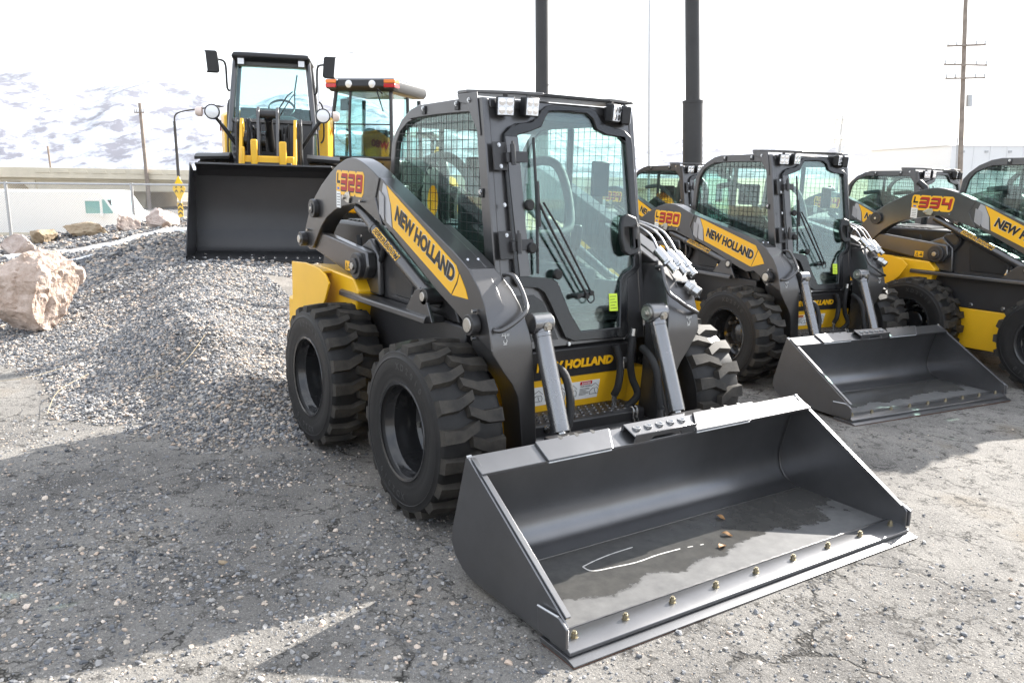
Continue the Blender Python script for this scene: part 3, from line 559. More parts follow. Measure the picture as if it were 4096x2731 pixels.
def skid_steer(root, number, warp=None, bw=1.065, dish=True, hero=False):
    W = warp or (lambda p: p)
    WP = lambda x, y, z: W((x, y, z))
    # --- chassis
    part('chassis', MB().box(-1.25, .58, -.55, .55, .24, 1.0).box(-1.55, -1.25, -.55, .55, .35, 1.0), DARK, root, .01)
    part('lower_chassis_panel', MB().box(-1.0, .66, -.61, .61, .23, .62), YEL, root, .008)
    part('upper_chassis_panel', MB().box(-1.0, .59, -.6, .6, .622, .93), DARK, root, .008)
    m = MB()
    for s in (-1, 1):
        for x in (-.2, .1): bolt(m, (x, s * .6, .66), (0, s, 0), .014, .014)
        bolt(m, (.12, s * .61, .36), (0, s, 0), .014, .014)
    part('chassis_bolts', m, CHROME, root)
    # --- rear: engine cover, yellow fenders, bumper
    part('engine_cover', MB().prism([(-1.72, .8), (-1.76, 1.02), (-1.66, 1.30), (-1.45, 1.36), (-.56, 1.36), (-.50, .98)], -.46, .46), BLACK, root, .02)
    m = MB()
    for k in range(9): m.nxt(); m.box(-1.40 + k * .07, -1.36 + k * .07, -.40, .40, 1.362, 1.372)
    part('engine_grille', m, DARK, root)
    for s in (-1, 1):
        part('rear_fender', MB().prism([(-1.47, 1.075), (-1.2, 1.092), (-.96, 1.08), (-.85, 1.05), (-.79, 1.0), (-.86, .885), (-.95, .80), (-1.1, .72), (-1.3, .60), (-1.47, .56)], s * .795, s * .78), YEL, root, .004)
        part('fender_top', MB().prism([(-1.47, 1.05), (-1.2, 1.072), (-.62, 1.05), (-.55, .98), (-.60, .80), (-.72, .86), (-.9, .80), (-1.47, .60)], s * .56, s * .779 if False else s * .70), YEL, root, .01)
        part('fender_shelf', MB().prism([(-1.468, 1.045), (-1.2, 1.066), (-.97, 1.058), (-.97, 1.045), (-1.468, 1.03)], s * .70, s * .78), YEL, root)
        part('side_tower', MB().prism([(-.80, .95), (-.66, 1.20), (-.55, 1.33), (-.35, 1.36), (-.20, 1.30), (.40, 1.06), (.48, .93)], s * .52, s * .575), DARK, root, .01)
        part('tower_recess', MB().prism([(-.26, .985), (-.30, 1.22), (-.27, 1.27), (-.10, 1.22), (.24, 1.07), (.30, 1.0), (.28, .985)], s * .575, s * .586), BLACK, root, .006)
        part('side_step', MB().prism([(.60, .955), (.705, .962), (.722, .952), (.724, .922), (.60, .922)], -.80, .36, 'x').warp(lambda p, s=s: (p[0], p[1] * s, p[2])), GREY, root, .004)
        part('cylinder_bracket', MB().prism([(.08, .955), (.20, 1.08), (.25, 1.10), (.30, 1.085), (.34, 1.03), (.40, .93), (.10, .925)], s * .695, s * .675), GREY, root, .004)
        # upright that carries the rear link
        part('link_tower', MB().prism([(-.80, .96), (-.70, 1.24), (-.56, 1.30), (-.44, 1.20), (-.42, .96)], s * .575, s * .615), GREY, root, .012)
    part('rear_bumper', MB().box(-1.72, -1.48, -.74, .74, .50, .80), YEL, root, .02)
    part('rear_door', MB().box(-1.77, -1.725, -.45, .45, .55, 1.18), DARK, root, .02)
    ex = MB().tube([(-1.25, .30, 1.36), (-1.25, .30, 1.70), (-1.28, .30, 1.78), (-1.36, .30, 1.84)], .035, 12); part('exhaust_stack', ex, BLACK, root)
    # --- wheels
    for x in (-.648, .648):
        for s in (-1, 1):
            wobj = obj('wheel', RIM, None, root); wobj.location = (x, s * .825, .448)
            wobj.rotation_euler = (0, R(rng.uniform(-25, 25)), 0) if s < 0 else (0, R(rng.uniform(0, 360)), R(180))
            obj('tyre', TYRE, None, wobj); obj('tread', LUGS, None, wobj); obj('lettering', SIDEWALL, None, wobj)['kind'] = 'stuff' 
            for k in range(8): obj('hub_nut', NUT, None, wobj).location = (.15 * math.cos(k * .785), 0, .15 * math.sin(k * .785))
    # --- loader arms
    for s in (-1, 1):
        m = MB().prism(ARCH_O + ARCH_I, s * .70, s * .585).warp(W); arm = part('loader_arm', m, GREY, root, .004)
        part('boom', MB().prism(BOOM, s * .692, s * .588).warp(W), GREY, arm, .004)
        part('boom_leg', MB().loft([[(xf, s * yo, z), (xf, s * yi, z), (xb, s * yi, z), (xb, s * yo, z)] for z, yo, yi, xf, xb in LEG]), GREY, arm, .005)
        part('boom_gusset', MB().prism([(.30, 1.44), (.62, 1.316), (.765, 1.252), (.50, 1.20), (.30, 1.38)], s * .587, s * .53).warp(W), GREY, arm, .006)
        # trim: front rib beside the arch end, inner edge bead
        m = MB()
        for k in range(8): t = k / 7; m.box(-.232 + t * .055, -.226 + t * .055, s * .700, s * .703, 1.47 - t * .035, 1.60 - t * .03)
        part('vent_slots', m.warp(W), SILV, arm)['kind'] = 'stuff'
        part('silver_stripe', MB().prism([(-.195, 1.645), (-.155, 1.628), (-.105, 1.53), (-.085, 1.40), (-.15, 1.425), (-.205, 1.50), (-.222, 1.57)], s * .692, s * .6945).warp(W), SILV, arm)
        part('yellow_decal', MB().prism([(-.150, 1.630), (.642, 1.262), (.668, 1.225), (.653, 1.184), (.598, 1.112), (-.070, 1.400), (-.092, 1.52)], s * .692, s * .6945).warp(W), YDEC, arm)
        part('yellow_decal', MB().prism([(.678, 1.222), (.71, 1.186), (.74, 1.15), (.763, 1.108), (.605, 1.108), (.66, 1.172)], s * .692, s * .6945).warp(W), YDEC, arm)
        ny = (0, s, 0)
        def P(x, z, lift): return WP(x, s * lift, z)
        a, b = (-.048, 1.444), (.612, 1.166)
        if s > 0: a, b = b, a
        letters(arm, 'NEW HOLLAND', P(a[0], a[1], .6945), P(b[0], b[1], .6945), .088, ny, PALEINK, .05, 0, .001, .004)
        letters(arm, 'NEW HOLLAND', P(a[0], a[1], .6955), P(b[0], b[1], .6955), .088, ny, INK, .045, 0, .0015)
        # model number: rounded yellow backing, dark drop, red squared figures
        model_number(arm, number, lambda u, v, li: P((-.872 if s < 0 else -.415) + (u + .14 * v) * (-s), 1.588 + v - .02 * u, li), s)
        # dealer sticker
        part('sticker', MB().prism([(-.872, 1.478), (-.805, 1.474), (-.805, 1.575), (-.872, 1.580)], s * .700, s * .7012).warp(W), PAPER, arm)
        part('sticker', MB().prism([(-.872, 1.580), (-.805, 1.575), (-.805, 1.612), (-.872, 1.617)], s * .700, s * .7012).warp(W), YDEC, arm)
        bl = mat_blue(); part('sticker', MB().prism([(-.855, 1.590), (-.822, 1.588), (-.822, 1.603), (-.855, 1.605)], s * .7012, s * .702).warp(W), bl, arm)
        m = MB()
        for k in range(5): m.box(-.862, -.815, s * .7012, s * .7018, 1.49 + k * .017, 1.494 + k * .017)
        part('sticker_print', m.warp(W), INK, arm)
        # pins, lock plate
        m = MB()
        for (x, z, r) in ((-1.233, 1.451, .062), (-1.437, 1.232, .05), (.849, .997, .052)):
            x, _, z = WP(x, 0, z) if x < .6 else (x, 0, z); m.nxt(); m.cyl((x, s * .70, z), (x, s * (.735 if r > .05 and x < 0 else .745), z), r, 28); m.cyl((x, s * .735, z), (x, s * .742, z), r * .55, 20)
        part('pin_boss', m, DARK, arm, .004)
        m = MB()
        for (x, z, r, y) in ((-1.437, 1.232, .026, .756), (.849, .997, .036, .752), (-1.233, 1.451, .012, .745)):
            x, _, z = WP(x, 0, z) if x < .6 else (x, 0, z); m.nxt(); m.cyl((x, s * .70, z), (x, s * y, z), r, 20)
        part('pivot_pin', m, ZINC, arm, .003)
        m = MB(); pl = [(-.75, 1.545), (-.70, 1.575), (-.655, 1.58), (-.640, 1.545), (-.655, 1.51), (-.70, 1.515)]; m.prism(pl, s * .70, s * .712); m.cyl((-.72, s * .70, 1.545), (-.72, s * .726, 1.545), .014, 8)
        part('lock_plate', m.warp(W), ZINC, arm, .002)
        # grease nipples and small bolts
        m = MB()
        for x, z in ((-.47, 1.53), (-1.36, 1.30), (.849, .93), (.849, 1.063)): x, _, z = WP(x, 0, z) if x < .6 else (x, 0, z); m.nxt(); m.cyl((x, s * .70, z), (x, s * .722, z), .009, 8)
        for y in (.60, .66): m.nxt(); m.cyl((.69, s * y, 1.2915), (.70, s * y, 1.295), .007, 8)
        part('grease_nipples', m, CHROME, arm)
        # grab handle on the leg
        part('grab_handle', MB().tube([(.80, s * .512, 1.222), (.845, s * .507, 1.232), (.872, s * .49, 1.215), (.915, s * .475, 1.15), (.955, s * .478, 1.095), (.985, s * .50, 1.07), (1.00, s * .56, 1.03), (1.005, s * .64, .992), (.985, s * .662, .985), (.95, s * .665, .988)], .0115, 10, 3), GREY, arm)
        m = MB(); hx = (.962, .957)
        for k in range(5): m.box(.9795, .9802, s * (.592 + k * .009), s * (.5935 + k * .009), .958, .968)
        m.box(.9795, .9802, s * .590, s * .634, .957, .9585)
        ring = [(.980, s * .612 + .010 * math.sin(q * .7), .931 + .012 * math.cos(q * .7)) for q in range(8)]
        for A_, B_ in zip(ring[1:-1], ring[2:]): m.tube([A_, B_], .0016, 4)
        m.tube([(.980, s * .612, .957), (.980, s * .612, .944)], .0016, 4); m.tube([(.980, s * .602, .915), (.980, s * .622, .915)], .0016, 4); m.box(.9797, .9802, s * .590, s * .600, .905, .9065); m.box(.9797, .9802, s * .622, s * .632, .905, .9065)
        part('tie_down_mark', m, PAPER, arm)
        # lift cylinder
        c0, c1 = Vector(WP(-.64, s * .645, 1.485)), Vector((.30, s * .645, 1.058)); d = (c1 - c0).normalized(); k0 = c0 + d * .26
        cyl = part('lift_cylinder', MB().cyl(k0, c1 - d * .02, .043, 24).cyl(k0 - d * .01, k0 + d * .02, .047, 24).cyl(c1 - d * .05, c1, .05, 24), GREY, root, .003)
        part('cylinder_rod', MB().cyl(c0, k0, .036, 20), GREY, cyl)
        part('cylinder_eye', MB().cyl(c1 + Vector((0, -.05, 0)), c1 + Vector((0, .05, 0)), .046, 24), DARK, cyl, .003); part('cylinder_pin', MB().cyl(c1 + Vector((0, -.06, 0)), c1 + Vector((0, .06, 0)), .026, 16), ZINC, cyl, .002)
        up = Vector((-d.z, 0, d.x)); t0, t1 = k0 + d * .06, k0 + d * .40
        nr = (Vector((0, s, 0)) * .88 + up * .47).normalized(); lu = (up * .88 - Vector((0, s, 0)) * .47).normalized(); o = nr * .0435 - lu * .016
        if s > 0: t0, t1 = t1, t0
        letters(cyl, 'SUPER BOOM', t0 + o, t1 + o, .030, nr, YDEC, .10, .2, .0012, .006); letters(cyl, 'SUPER BOOM', t0 + o + nr * .0013, t1 + o + nr * .0013, .030, nr, INK, .015, .2, .0012)
        part('hydraulic_hose', MB().tube([tuple(k0 + Vector((-.05, -s * .03, -.01))), (k0.x + .02, s * .60, k0.z - .10), (k0.x - .08, s * .59, k0.z - .24), (k0.x - .22, s * .58, k0.z - .28), (k0.x - .35, s * .58, k0.z - .22), (k0.x - .42, s * .57, k0.z - .08)], .018, 10, 5), HOSE, cyl)
        m = MB()
        for dx2 in (0, .035): m.nxt(); m.tube([(.11 + dx2, s * .665, .965), (.115 + dx2, s * .66, 1.04)], .009, 8); m.tube([(.11 + dx2, s * .665, .985), (.113 + dx2, s * .662, 1.01)], .014, 6)
        part('hose_fittings', m, CHROME, cyl)
        part('hydraulic_hose', MB().tube([(.115, s * .66, 1.04), (.118, s * .655, 1.085)], .014, 8).tube([(.15, s * .66, 1.04), (.15, s * .655, 1.08)], .014, 8), HOSE, cyl)
        # rear link
        e0, e1 = Vector(WP(-1.437, s * .64, 1.232)), Vector((-.565, s * .64, 1.132))
        link = part('rear_link', MB().prism([(e0.x + .02, e0.z + .085), (-.47, 1.225), (-.45, 1.13), (-.50, 1.06), (-.60, 1.04), (e0.x + .05, e0.z - .055)], s * .615, s * .68), GREY, root, .012)
        part('link_boss', MB().cyl((e1.x, s * .60, e1.z), (e1.x, s * .715, e1.z), .082, 28).cyl((e1.x, s * .715, e1.z), (e1.x, s * .728, e1.z), .05, 24), DARK, link, .005)
        part('link_pin', MB().cyl((e1.x, s * .70, e1.z), (e1.x, s * .738, e1.z), .022, 16), ZINC, link, .002)
        part('warning_sticker', MB().box(-.79, -.70, s * .68, s * .6812, 1.085, 1.145), YDEC, link)
        part('warning_print', MB().prism([(-.782, 1.092), (-.748, 1.092), (-.765, 1.138)], s * .6812, s * .682, 'y', [[(-.774, 1.097), (-.756, 1.097), (-.765, 1.126)]]).box(-.738, -.708, s * .6812, s * .682, 1.10, 1.112).box(-.73, -.712, s * .6812, s * .682, 1.118, 1.128), INK, link)
        # tilt cylinder
        a, b = Vector((.943, s * .388, .997)), Vector((1.162, s * .388, .475)); d = (b - a).normalized()
        tc_ = part('tilt_cylinder', MB().cyl(a + d * .055, b - d * .02, .046, 26).cyl(a + d * .05, a + d * .075, .048, 26), RAMP, root, .003)
        part('cylinder_eye', MB().cyl(a + Vector((0, -.055, 0)), a + Vector((0, .055, 0)), .052, 26).cyl(a, a + d * .06, .040, 20), RAMP, tc_, .004)
        part('cylinder_rod', MB().cyl(b - d * .02, b + d * .16, .022, 18), CHROME, tc_)
        m = MB(); bolt(m, a + Vector((.052, .012, -.012)), (1, 0, -.1), .016, .016); m.cyl(a + Vector((0, -s * .055, 0)), a + Vector((0, -s * .068, 0)), .038, 22); bolt(m, a + Vector((0, -s * .068, 0)), (0, -s, 0), .014, .014)
        part('pin_bolt', m, ZINC, tc_)
    # --- front: name panel, yellow bulkhead, step
    part('front_panel', MB().prism([(.735, .64), (.765, .80), (.70, .83), (.60, .64)], -.43, .43), DARK, root, .005)
    fpn = part('name_plate', MB().prism([(.739, .642), (.769, .798), (.7705, .797), (.7405, .641)], -.41, .41), DARK, root)
    letters(fpn, 'NEW HOLLAND', (.7525, -.262, .690), (.7525, .262, .690), .052, (1, 0, -.19), YDEC, .045, 0, .006)
    part('front_bulkhead', MB().prism([(.70, .45), (.735, .638), (.66, .638), (.60, .45)], -.42, .42), YEL, root, .004)
    for y0, y1, hd, body, mt in ((-.26, -.03, 'WARNING', 'CRUSH HAZARD', ORANGE), (-.02, .20, 'DANGER', 'CRUSH HAZARD', REDL)):
        x = .7275; st = part('safety_sticker', MB().prism([(.7075, .492), (.7295, .600), (.7305, .5995), (.7085, .4915)], y0, y1), PAPER, root)
        fx = lambda z: .7305 - (.5995 - z) * .2037
        ym = (y0 + y1) / 2 - .02
        part('sticker_band', MB().add([(fx(.597) + .001, ym - .01, .597), (fx(.597) + .001, ym + .075, .597), (fx(.577) + .001, ym + .075, .577), (fx(.577) + .001, ym - .01, .577)], [(0, 1, 2, 3)]), mt, st)
        nn = (1, 0, -.2)
        letters(st, hd, (fx(.581) + .0014, ym + .004, .581), (fx(.581) + .0014, ym + .066, .581), .011, nn, PAPER if mt is REDL else INK, .02, 0, .0005)
        letters(st, body, (fx(.564) + .0008, ym - .006, .564), (fx(.564) + .0008, ym + .068, .564), .008, nn, INK, .02, 0, .0005)
        m = MB()
        for k in range(6): z = .556 - k * .0075; L = .07 - .02 * (k % 3 == 2); m.add([(fx(z) + .0008, ym - .006, z), (fx(z) + .0008, ym - .006 + L, z), (fx(z - .003) + .0008, ym - .006 + L, z - .003), (fx(z - .003) + .0008, ym - .006, z - .003)], [(0, 1, 2, 3)])
        for yy in (ym - .055, ym + .10):     # pictogram: machine outline and a figure
            f = lambda dy, z: (fx(z) + .0012, yy + dy, z)
            for pts in ([(-.03, .515), (-.03, .535), (-.012, .55), (.02, .55), (.03, .535), (.03, .515), (-.03, .515)], [(-.03, .562), (.0, .58), (.03, .556)], [(.0, .545), (.008, .525), (.018, .515)]):
                m.tube([f(dy, z) for dy, z in pts], .0013, 4)
        part('sticker_print', m, INK, st)
    stp = part('step_plate', MB().prism([(.70, .442), (.70, .455), (.90, .455), (.915, .445), (.915, .36), (.90, .36), (.90, .442)], -.38, .38), DARK, root, .004)
    m = MB()
    for i in range(4):
        for j in range(15): m.nxt(); m.lathe([(.013, 0), (.010, .006), (.006, .006)], 8, (.735 + i * .045, -.34 + j * .0486 + (i % 2) * .024, .455), 'z')
    part('tread_buttons', m, GREY, stp)
    part('cross_tube', MB().cyl((.90, -.46, .33), (.90, .46, .33), .065, 24), GREY, root)
    part('attach_plate', MB().box(1.12, 1.19, -.55, .55, .12, .44).box(1.19, 1.26, -.52, -.30, .14, .50).box(1.19, 1.26, .30, .52, .14, .50), DARK, root, .006)
    m = MB()
    for y, z, x in ((.355, .70, .75), (-.355, .70, .75), (.30, .43, .916), (-.30, .43, .916)): bolt(m, (x, y, z), (1, 0, 0), .014, .014)
    part('panel_bolts', m, CHROME, root)
    # hoses in front
    hs = [[(.80, .24, .80), (.82, .265, .70), (.83, .25, .58), (.81, .24, .52)], [(.86, .31, .86), (.86, .30, .74), (.85, .33, .62), (.87, .36, .52), (.84, .30, .44)], [(.92, .33, .80), (1.02, .30, .77), (1.06, .31, .70), (1.08, .315, .60), (1.10, .325, .50)], [(.90, -.31, .78), (1.03, -.30, .76), (1.09, -.30, .68), (1.12, -.31, .58), (1.13, -.33, .50)]]
    for h in hs: part('hydraulic_hose', MB().tube(h, .021, 10, 6), HOSE, root)
    m = MB()
    for p, q in (((.81, .24, .53), (.81, .24, .46)), ((1.10, .325, .52), (1.11, .335, .46)), ((1.13, -.33, .51), (1.135, -.335, .45)), ((.86, .315, .90), (.86, .31, .85))): m.nxt(); m.cyl(p, q, .017, 12); m.cyl(Vector(p) * .35 + Vector(q) * .65, Vector(q) + (Vector(q) - Vector(p)) * .3, .012, 6)
    for dy in (-.014, .014): m.nxt(); m.tube([(.905, .30 + dy, .47), (.925, .30 + dy, .46), (.93, .30 + dy, .42), (.93, .30 + dy, .37)], .006, 8, 2); m.cyl((.93, .30 + dy, .41), (.93, .30 + dy, .375), .010, 6); m.cyl((.93, .30 + dy, .37), (.93, .30 + dy, .335), .009, 12)
    part('hose_fittings', m, CHROME, root)
    # auxiliary couplers on the machine's left arm leg
    m = MB()
    for y, z, x in ((.535, 1.300, .80), (.60, 1.285, .82), (.655, 1.275, .83)):
        ax = Vector((.62, .25, -.62)).normalized(); p = Vector((x, y, z)); m.nxt(); m.cyl(p - ax * .03, p + ax * .06, .028, 16); m.cyl(p + ax * .06, p + ax * .075, .033, 6); m.cyl(p + ax * .075, p + ax * .125, .021, 16); m.cyl(p + ax * .125, p + ax * .135, .024, 16)
    p = Vector((.90, .655, 1.13)); ax = Vector((.7, .3, -.4)).normalized(); m.nxt(); m.box(.84, .92, .60, .70, 1.145, 1.153); m.cyl(p, p + ax * .05, .034, 16); m.cyl(p + ax * .05, p + ax * .09, .030, 16); m.cyl(p + ax * .03, p + ax * .045, .039, 20)
    part('hydraulic_coupler', m, CHROME, root, .002)
    m = MB()
    for (y, z, x) in ((.535, 1.32, .78), (.60, 1.31, .80), (.655, 1.30, .81)): m.nxt(); m.tube([(.56, .515 + (y - .535) * .3, 1.46 + (y - .535) * .1), (.66, y - .03, 1.435), (.72, y, 1.39), (x, y, z)], .0072, 10, 5)
    part('hydraulic_pipe', m, PIPE, root)
    # --- bucket
    prof = [(2.105, .045), (1.47, .045), (1.40, .062), (1.350, .105), (1.328, .16), (1.325, .23), (1.345, .33), (1.375, .44), (1.404, .548)]
    prof = [(1.472, .043)] + [(1.47 + (x - 1.47) * 1.0, z) for x, z in prof[2:]]
    th = .012; inn = prof; outp = []
    for i, (x, z) in enumerate(prof):
        a = Vector(prof[max(i - 1, 0)]); b = Vector(prof[min(i + 1, len(prof) - 1)]); t = (b - a).normalized(); outp.append((x - abs(t.y) * th * (1 if t.y > .1 else 0), z - (th if t.y < .6 else 0)))
    # smooth the curve
    def smooth(pl, k=4):
        o = []
        for i in range(len(pl) - 1):
            p = [Vector(pl[j]) for j in (max(i - 1, 0), i, i + 1, min(i + 2, len(pl) - 1))]
            for j in range(k): t = j / k; o.append(tuple(.5 * ((2 * p[1]) + (p[2] - p[0]) * t + (2 * p[0] - 5 * p[1] + 4 * p[2] - p[3]) * t * t + (3 * p[1] - p[0] - 3 * p[2] + p[3]) * t ** 3)))
        return o + [pl[-1]]
    inn = smooth(inn); o2 = [(x - .014, z - .004) if z > .09 else (x - .006, z - .014) for x, z in inn]
    bk = part('bucket', MB().prism(inn + o2[::-1], -bw + .008, bw - .008), BUCKET, root, .002, 25)
    part('bucket_floor', MB().box(1.470, 2.005, -bw + .008, bw - .008, .030, .045), WETFLOOR, bk)
    part('base_edge', MB().prism([(2.005, .026), (2.005, .050), (2.085, .054), (2.128, .040), (2.128, .026)], -bw + .004, bw - .004), BUCKET, bk, .002)
    ce = part('cutting_edge', MB().prism([(1.96, .006), (1.96, .0255), (2.12, .0255), (2.168, .012), (2.168, .006)], -bw - .008, bw + .008), BUCKET, bk, .001)
    part('cutting_edge_underside', MB().box(1.97, 2.166, -bw - .006, bw + .006, .001, .0059), RUST, bk)
    part('floor_weld', MB().tube([(2.006 + .001 * math.sin(k * 2.1), -bw + .01 + k * (2 * bw - .02) / 90, .050) for k in range(91)], [.0050 + .0010 * (k % 3) for k in range(91)], 6), GREY, bk)
    part('back_weld', MB().tube([(1.474, -bw + .01 + k * (2 * bw - .02) / 60, .046) for k in range(61)], .0045, 6), GREY, bk)
    sp = [(1.388, .552), (1.40, .556), (2.092, .146), (2.108, .13), (2.112, .05), (2.10, .044), (1.95, .030), (1.455, .028), (1.375, .045), (1.310, .085), (1.278, .14), (1.285, .20), (1.335, .37)]
    for s in (-1, 1):
        part('side_plate', MB().prism(sp, s * bw, s * (bw - .010)), BUCKET, bk, .002)
        part('side_cutter', MB().prism([(1.95, .05), (1.94, .145), (2.075, .155), (2.122, .132), (2.122, .055), (2.10, .042)], s * (bw + .001), s * (bw + .012)), BUCKET, bk, .003)
        part('edge_rim', MB().prism([(1.395, .553), (1.43, .548), (2.09, .158), (2.083, .146), (1.42, .532)], s * (bw - .0101), s * (bw - .034)), BUCKET, bk, .002)
        part('side_weld', MB().tube([(x + .006, s * (bw - .013), z) for x, z in inn[::3]] , .003, 6), GREY, bk)
        part('corner_weld', MB().tube([(1.945, s * (bw + .012), .147), (2.0, s * (bw + .012), .152), (2.07, s * (bw + .010), .157)], .005, 6).tube([(1.395, s * bw, .553), (1.40, s * (bw - .02), .556)], .007, 6), GALV, bk)
    lipd = Vector((.106, -.043)).normalized()
    part('top_lip', MB().prism([(1.390, .549), (1.395, .5565), (1.503, .5125), (1.500, .502)], -bw + .010, bw - .010), BUCKET, bk, .002)
    part('lip_channel', MB().prism([(1.385, .545), (1.355, .46), (1.365, .455), (1.40, .52), (1.49, .495), (1.497, .504)], -bw + .02, bw - .02), BUCKET, bk)
    def lp(t, h): return (1.395 + lipd.x * t - lipd.y * h, .5565 + lipd.y * t + lipd.x * h)
    for poly in ([(-.72, 0), (-.30, 0), (-.37, .122), (-.38, .128), (-.73, .128)], [(.25, 0), (.69, 0), (.55, .122), (.54, .128), (.16, .128)]):
        poly = [(y * bw / 1.065, t) for y, t in poly]
        vs = [(lp(t, h)[0], y, lp(t, h)[1]) for h in (.001, .013) for y, t in poly]; k = len(poly)
        pad = part('step_pad', MB().add(vs, [tuple(range(k)), tuple(range(2 * k - 1, k - 1, -1))] + [(i, (i + 1) % k, k + (i + 1) % k, k + i) for i in range(k)]), BUCKET, bk, .002)
        m = MB(); y0 = poly[0][0]; L = poly[1][0] - poly[0][0]
        for j in range(3):
            m.nxt(); y = y0 + L * (.3 + .22 * j); a = lp(.004, .0135); m.add([(a[0] + .012 * math.cos(q * .524) , y + .022 * math.sin(q * .524), a[1] + .0004 - .005 * math.cos(q * .524)) for q in range(0, 7)], [tuple(range(7))])
        part('pad_hole', m, INK, pad)
        part('pad_weld', MB().tube([(lp(.131, .002)[0], poly[4][0] + (poly[3][0] - poly[4][0]) * t / 20, lp(.131, .002)[1]) for t in range(21)], .004, 6).tube([(lp(.0, .004)[0] + (lp(.125, .004)[0] - lp(.0, .004)[0]) * t, poly[1][0] + (poly[2][0] - poly[1][0]) * t, lp(.0, .004)[1] + (lp(.125, .004)[1] - lp(0, .004)[1]) * t) for t in (0, .5, 1)], .005, 6), GALV, pad)
    bky0, bky1 = -.235 * bw / 1.065, .155 * bw / 1.065
    br = part('step_bracket', MB().prism([lp(.015, .001), lp(.015, .034), lp(.112, .036), lp(.112, .030), lp(.03, .028), lp(.03, .001)], bky0, bky1), BUCKET, bk, .003)
    part('bracket_face', MB().prism([(bky0, .5125), (bky0, .558), (bky1, .558), (bky1, .5125), (bky1 - .08, .5125), (bky1 - .10, .532), (bky0 + .12, .532), (bky0 + .10, .5125)], 0, .007, 'x').warp(lambda p: (lp(.112, 0)[0] + p[0] + (p[2] - .5125) * .4, p[1], p[2] + .0)), BUCKET, br, .002)
    m = MB()
    for j in range(5): m.nxt(); y = bky0 + .05 + j * (bky1 - bky0 - .1) / 4; a = lp(.06, .0365); m.lathe([(.020, -.004), (.022, .004), (.016, .005), (.013, -.002)], 14, (a[0], y, a[1]), 'z')
    part('bracket_collars', m, GALV, br)
    for k in range(9):
        y = (bw - .07) * (-1 + k / 4); m = MB(); m.cyl((2.066, y, .0515), (2.066, y, .056), .0145, 16); m.cyl((2.066, y, .056), (2.066, y, .072), .0122, 6); m.cyl((2.066, y, .072), (2.066, y, .079), .0075, 10)
        part('bolt', m, BRASS, bk)
    if hero:
        for pts in ([(1.624, -.604), (1.605, -.518), (1.591, -.411), (1.587, -.282)], [(1.624, -.604), (1.678, -.59), (1.698, -.478), (1.712, -.369), (1.705, -.238), (1.711, -.101)], [(1.718, -.06), (1.722, -.03)], [(1.730, .01), (1.732, .03)]):
            part('foam_streak', MB().tube([(x, y, .0462 + .0008 * (i % 2)) for i, (x, y) in enumerate(pts)], [.0022 + .0022 * abs(math.sin(i * 1.9)) for i in range((len(pts) - 1) * 5 + 1)], 5, 5).warp(lambda p: (p[0], p[1], .0452 + (p[2] - .0462) * .3)), FOAM, bk)
    # --- cab
    cab = None
    for s in (-1, 1):
        sd = part('cab_side', MB().prism(SIDE_OUT, s * .5, s * .462, 'y', [SIDE_WIN]), GREY, root, .006)
        part('side_glass', MB().prism([(x, z) for x, z in SIDE_WIN], s * .470, s * .474), GLASS, sd, 0, 0)
        m = MB()
        for hz, st in ((False, .058), (True, .047)):
            for (x0, z0), (x1, z1) in clip_bars(SIDE_WIN, st, hz, .03): y = s * (.503 if hz else .497); m.tube([(x0, y, z0), (x1, y, z1)], .0021, 4)
        part('guard_mesh', m, BLACK, sd)['kind'] = 'stuff'
        m = MB()
        for x, z in ((-.069, 2.055), (.30, 2.062), (.56, 1.62)): m.nxt(); m.box(x - .02, x + .02, s * .5, s * .508, z - .028, z + .018); 
        part('guard_clip', m, BLACK, sd, .002)
        m = MB()
        for x, z in ((-.069, 2.06), (.30, 2.067), (.56, 1.62), (.43, 2.078)): bolt(m, (x, s * .507, z), (0, s, 0), .009, .010)
        part('guard_bolt', m, CHROME, sd)
    roofp = [(-.352, 2.011), (-.30, 2.036), (-.237, 2.064), (-.142, 2.083), (.393, 2.093), (.548, 2.085)]
    rf = part('cab_roof', MB().prism([(x + .002, z - .002) for x, z in roofp] + [(x + .01, z - .045) for x, z in roofp[::-1]], -.461, .461), GREY, root, .004)
    part('roof_liner', MB().box(-.20, .50, -.455, .455, 1.995, 2.03), CABGREY, root, .01)
    # rear wall with window
    part('cab_rear', MB().box(-.50, -.47, -.46, .46, 1.0, 1.32), DARK, root, .004)
    rg = [(-.495, 1.32), (-.488, 1.70), (-.474, 1.86), (-.424, 1.925), (-.345, 1.992)]
    part('rear_glass', MB().prism(rg + [(x + .005, z - .001) for x, z in rg[::-1]], -.44, .44), GLASS, root, 0, 25)
    # front frame round the door
    fro = [(-.497, .82), (-.499, 2.088), (.485, 2.088), (.487, .82)]
    m = MB().prism(fro, -.055, -.004, 'x', [[(y * .985, 1.45 + (z - 1.45) * .985) for y, z in DOOR_OUT]]).warp(lambda p: (.912 - .175 * p[2] + p[0], p[1], p[2])); part('front_frame', m, GREY, root, .005)
    # lower glazing beside the door is dark glass in the frame
    door = part('door', MB().prism(DOOR_OUT, -.012, .022, 'x', [DOOR_GLS]).warp(lambda p: (.912 - .175 * p[2] + p[0], p[1], p[2])), GLOSSB, root, .006)
    part('door_glass', MB().prism(DOOR_GLS, .000, .005, 'x').warp(lambda p: (.912 - .175 * p[2] + p[0], p[1], p[2])), GLASS, door, 0, 0)
    part('door_hinge_strip', MB().prism([(-.365, 1.20), (-.395, 1.90), (-.318, 1.90), (-.300, 1.20)], .0225, .026, 'x').warp(lambda p: (.912 - .175 * p[2] + p[0], p[1], p[2])), GREY, door, .002)
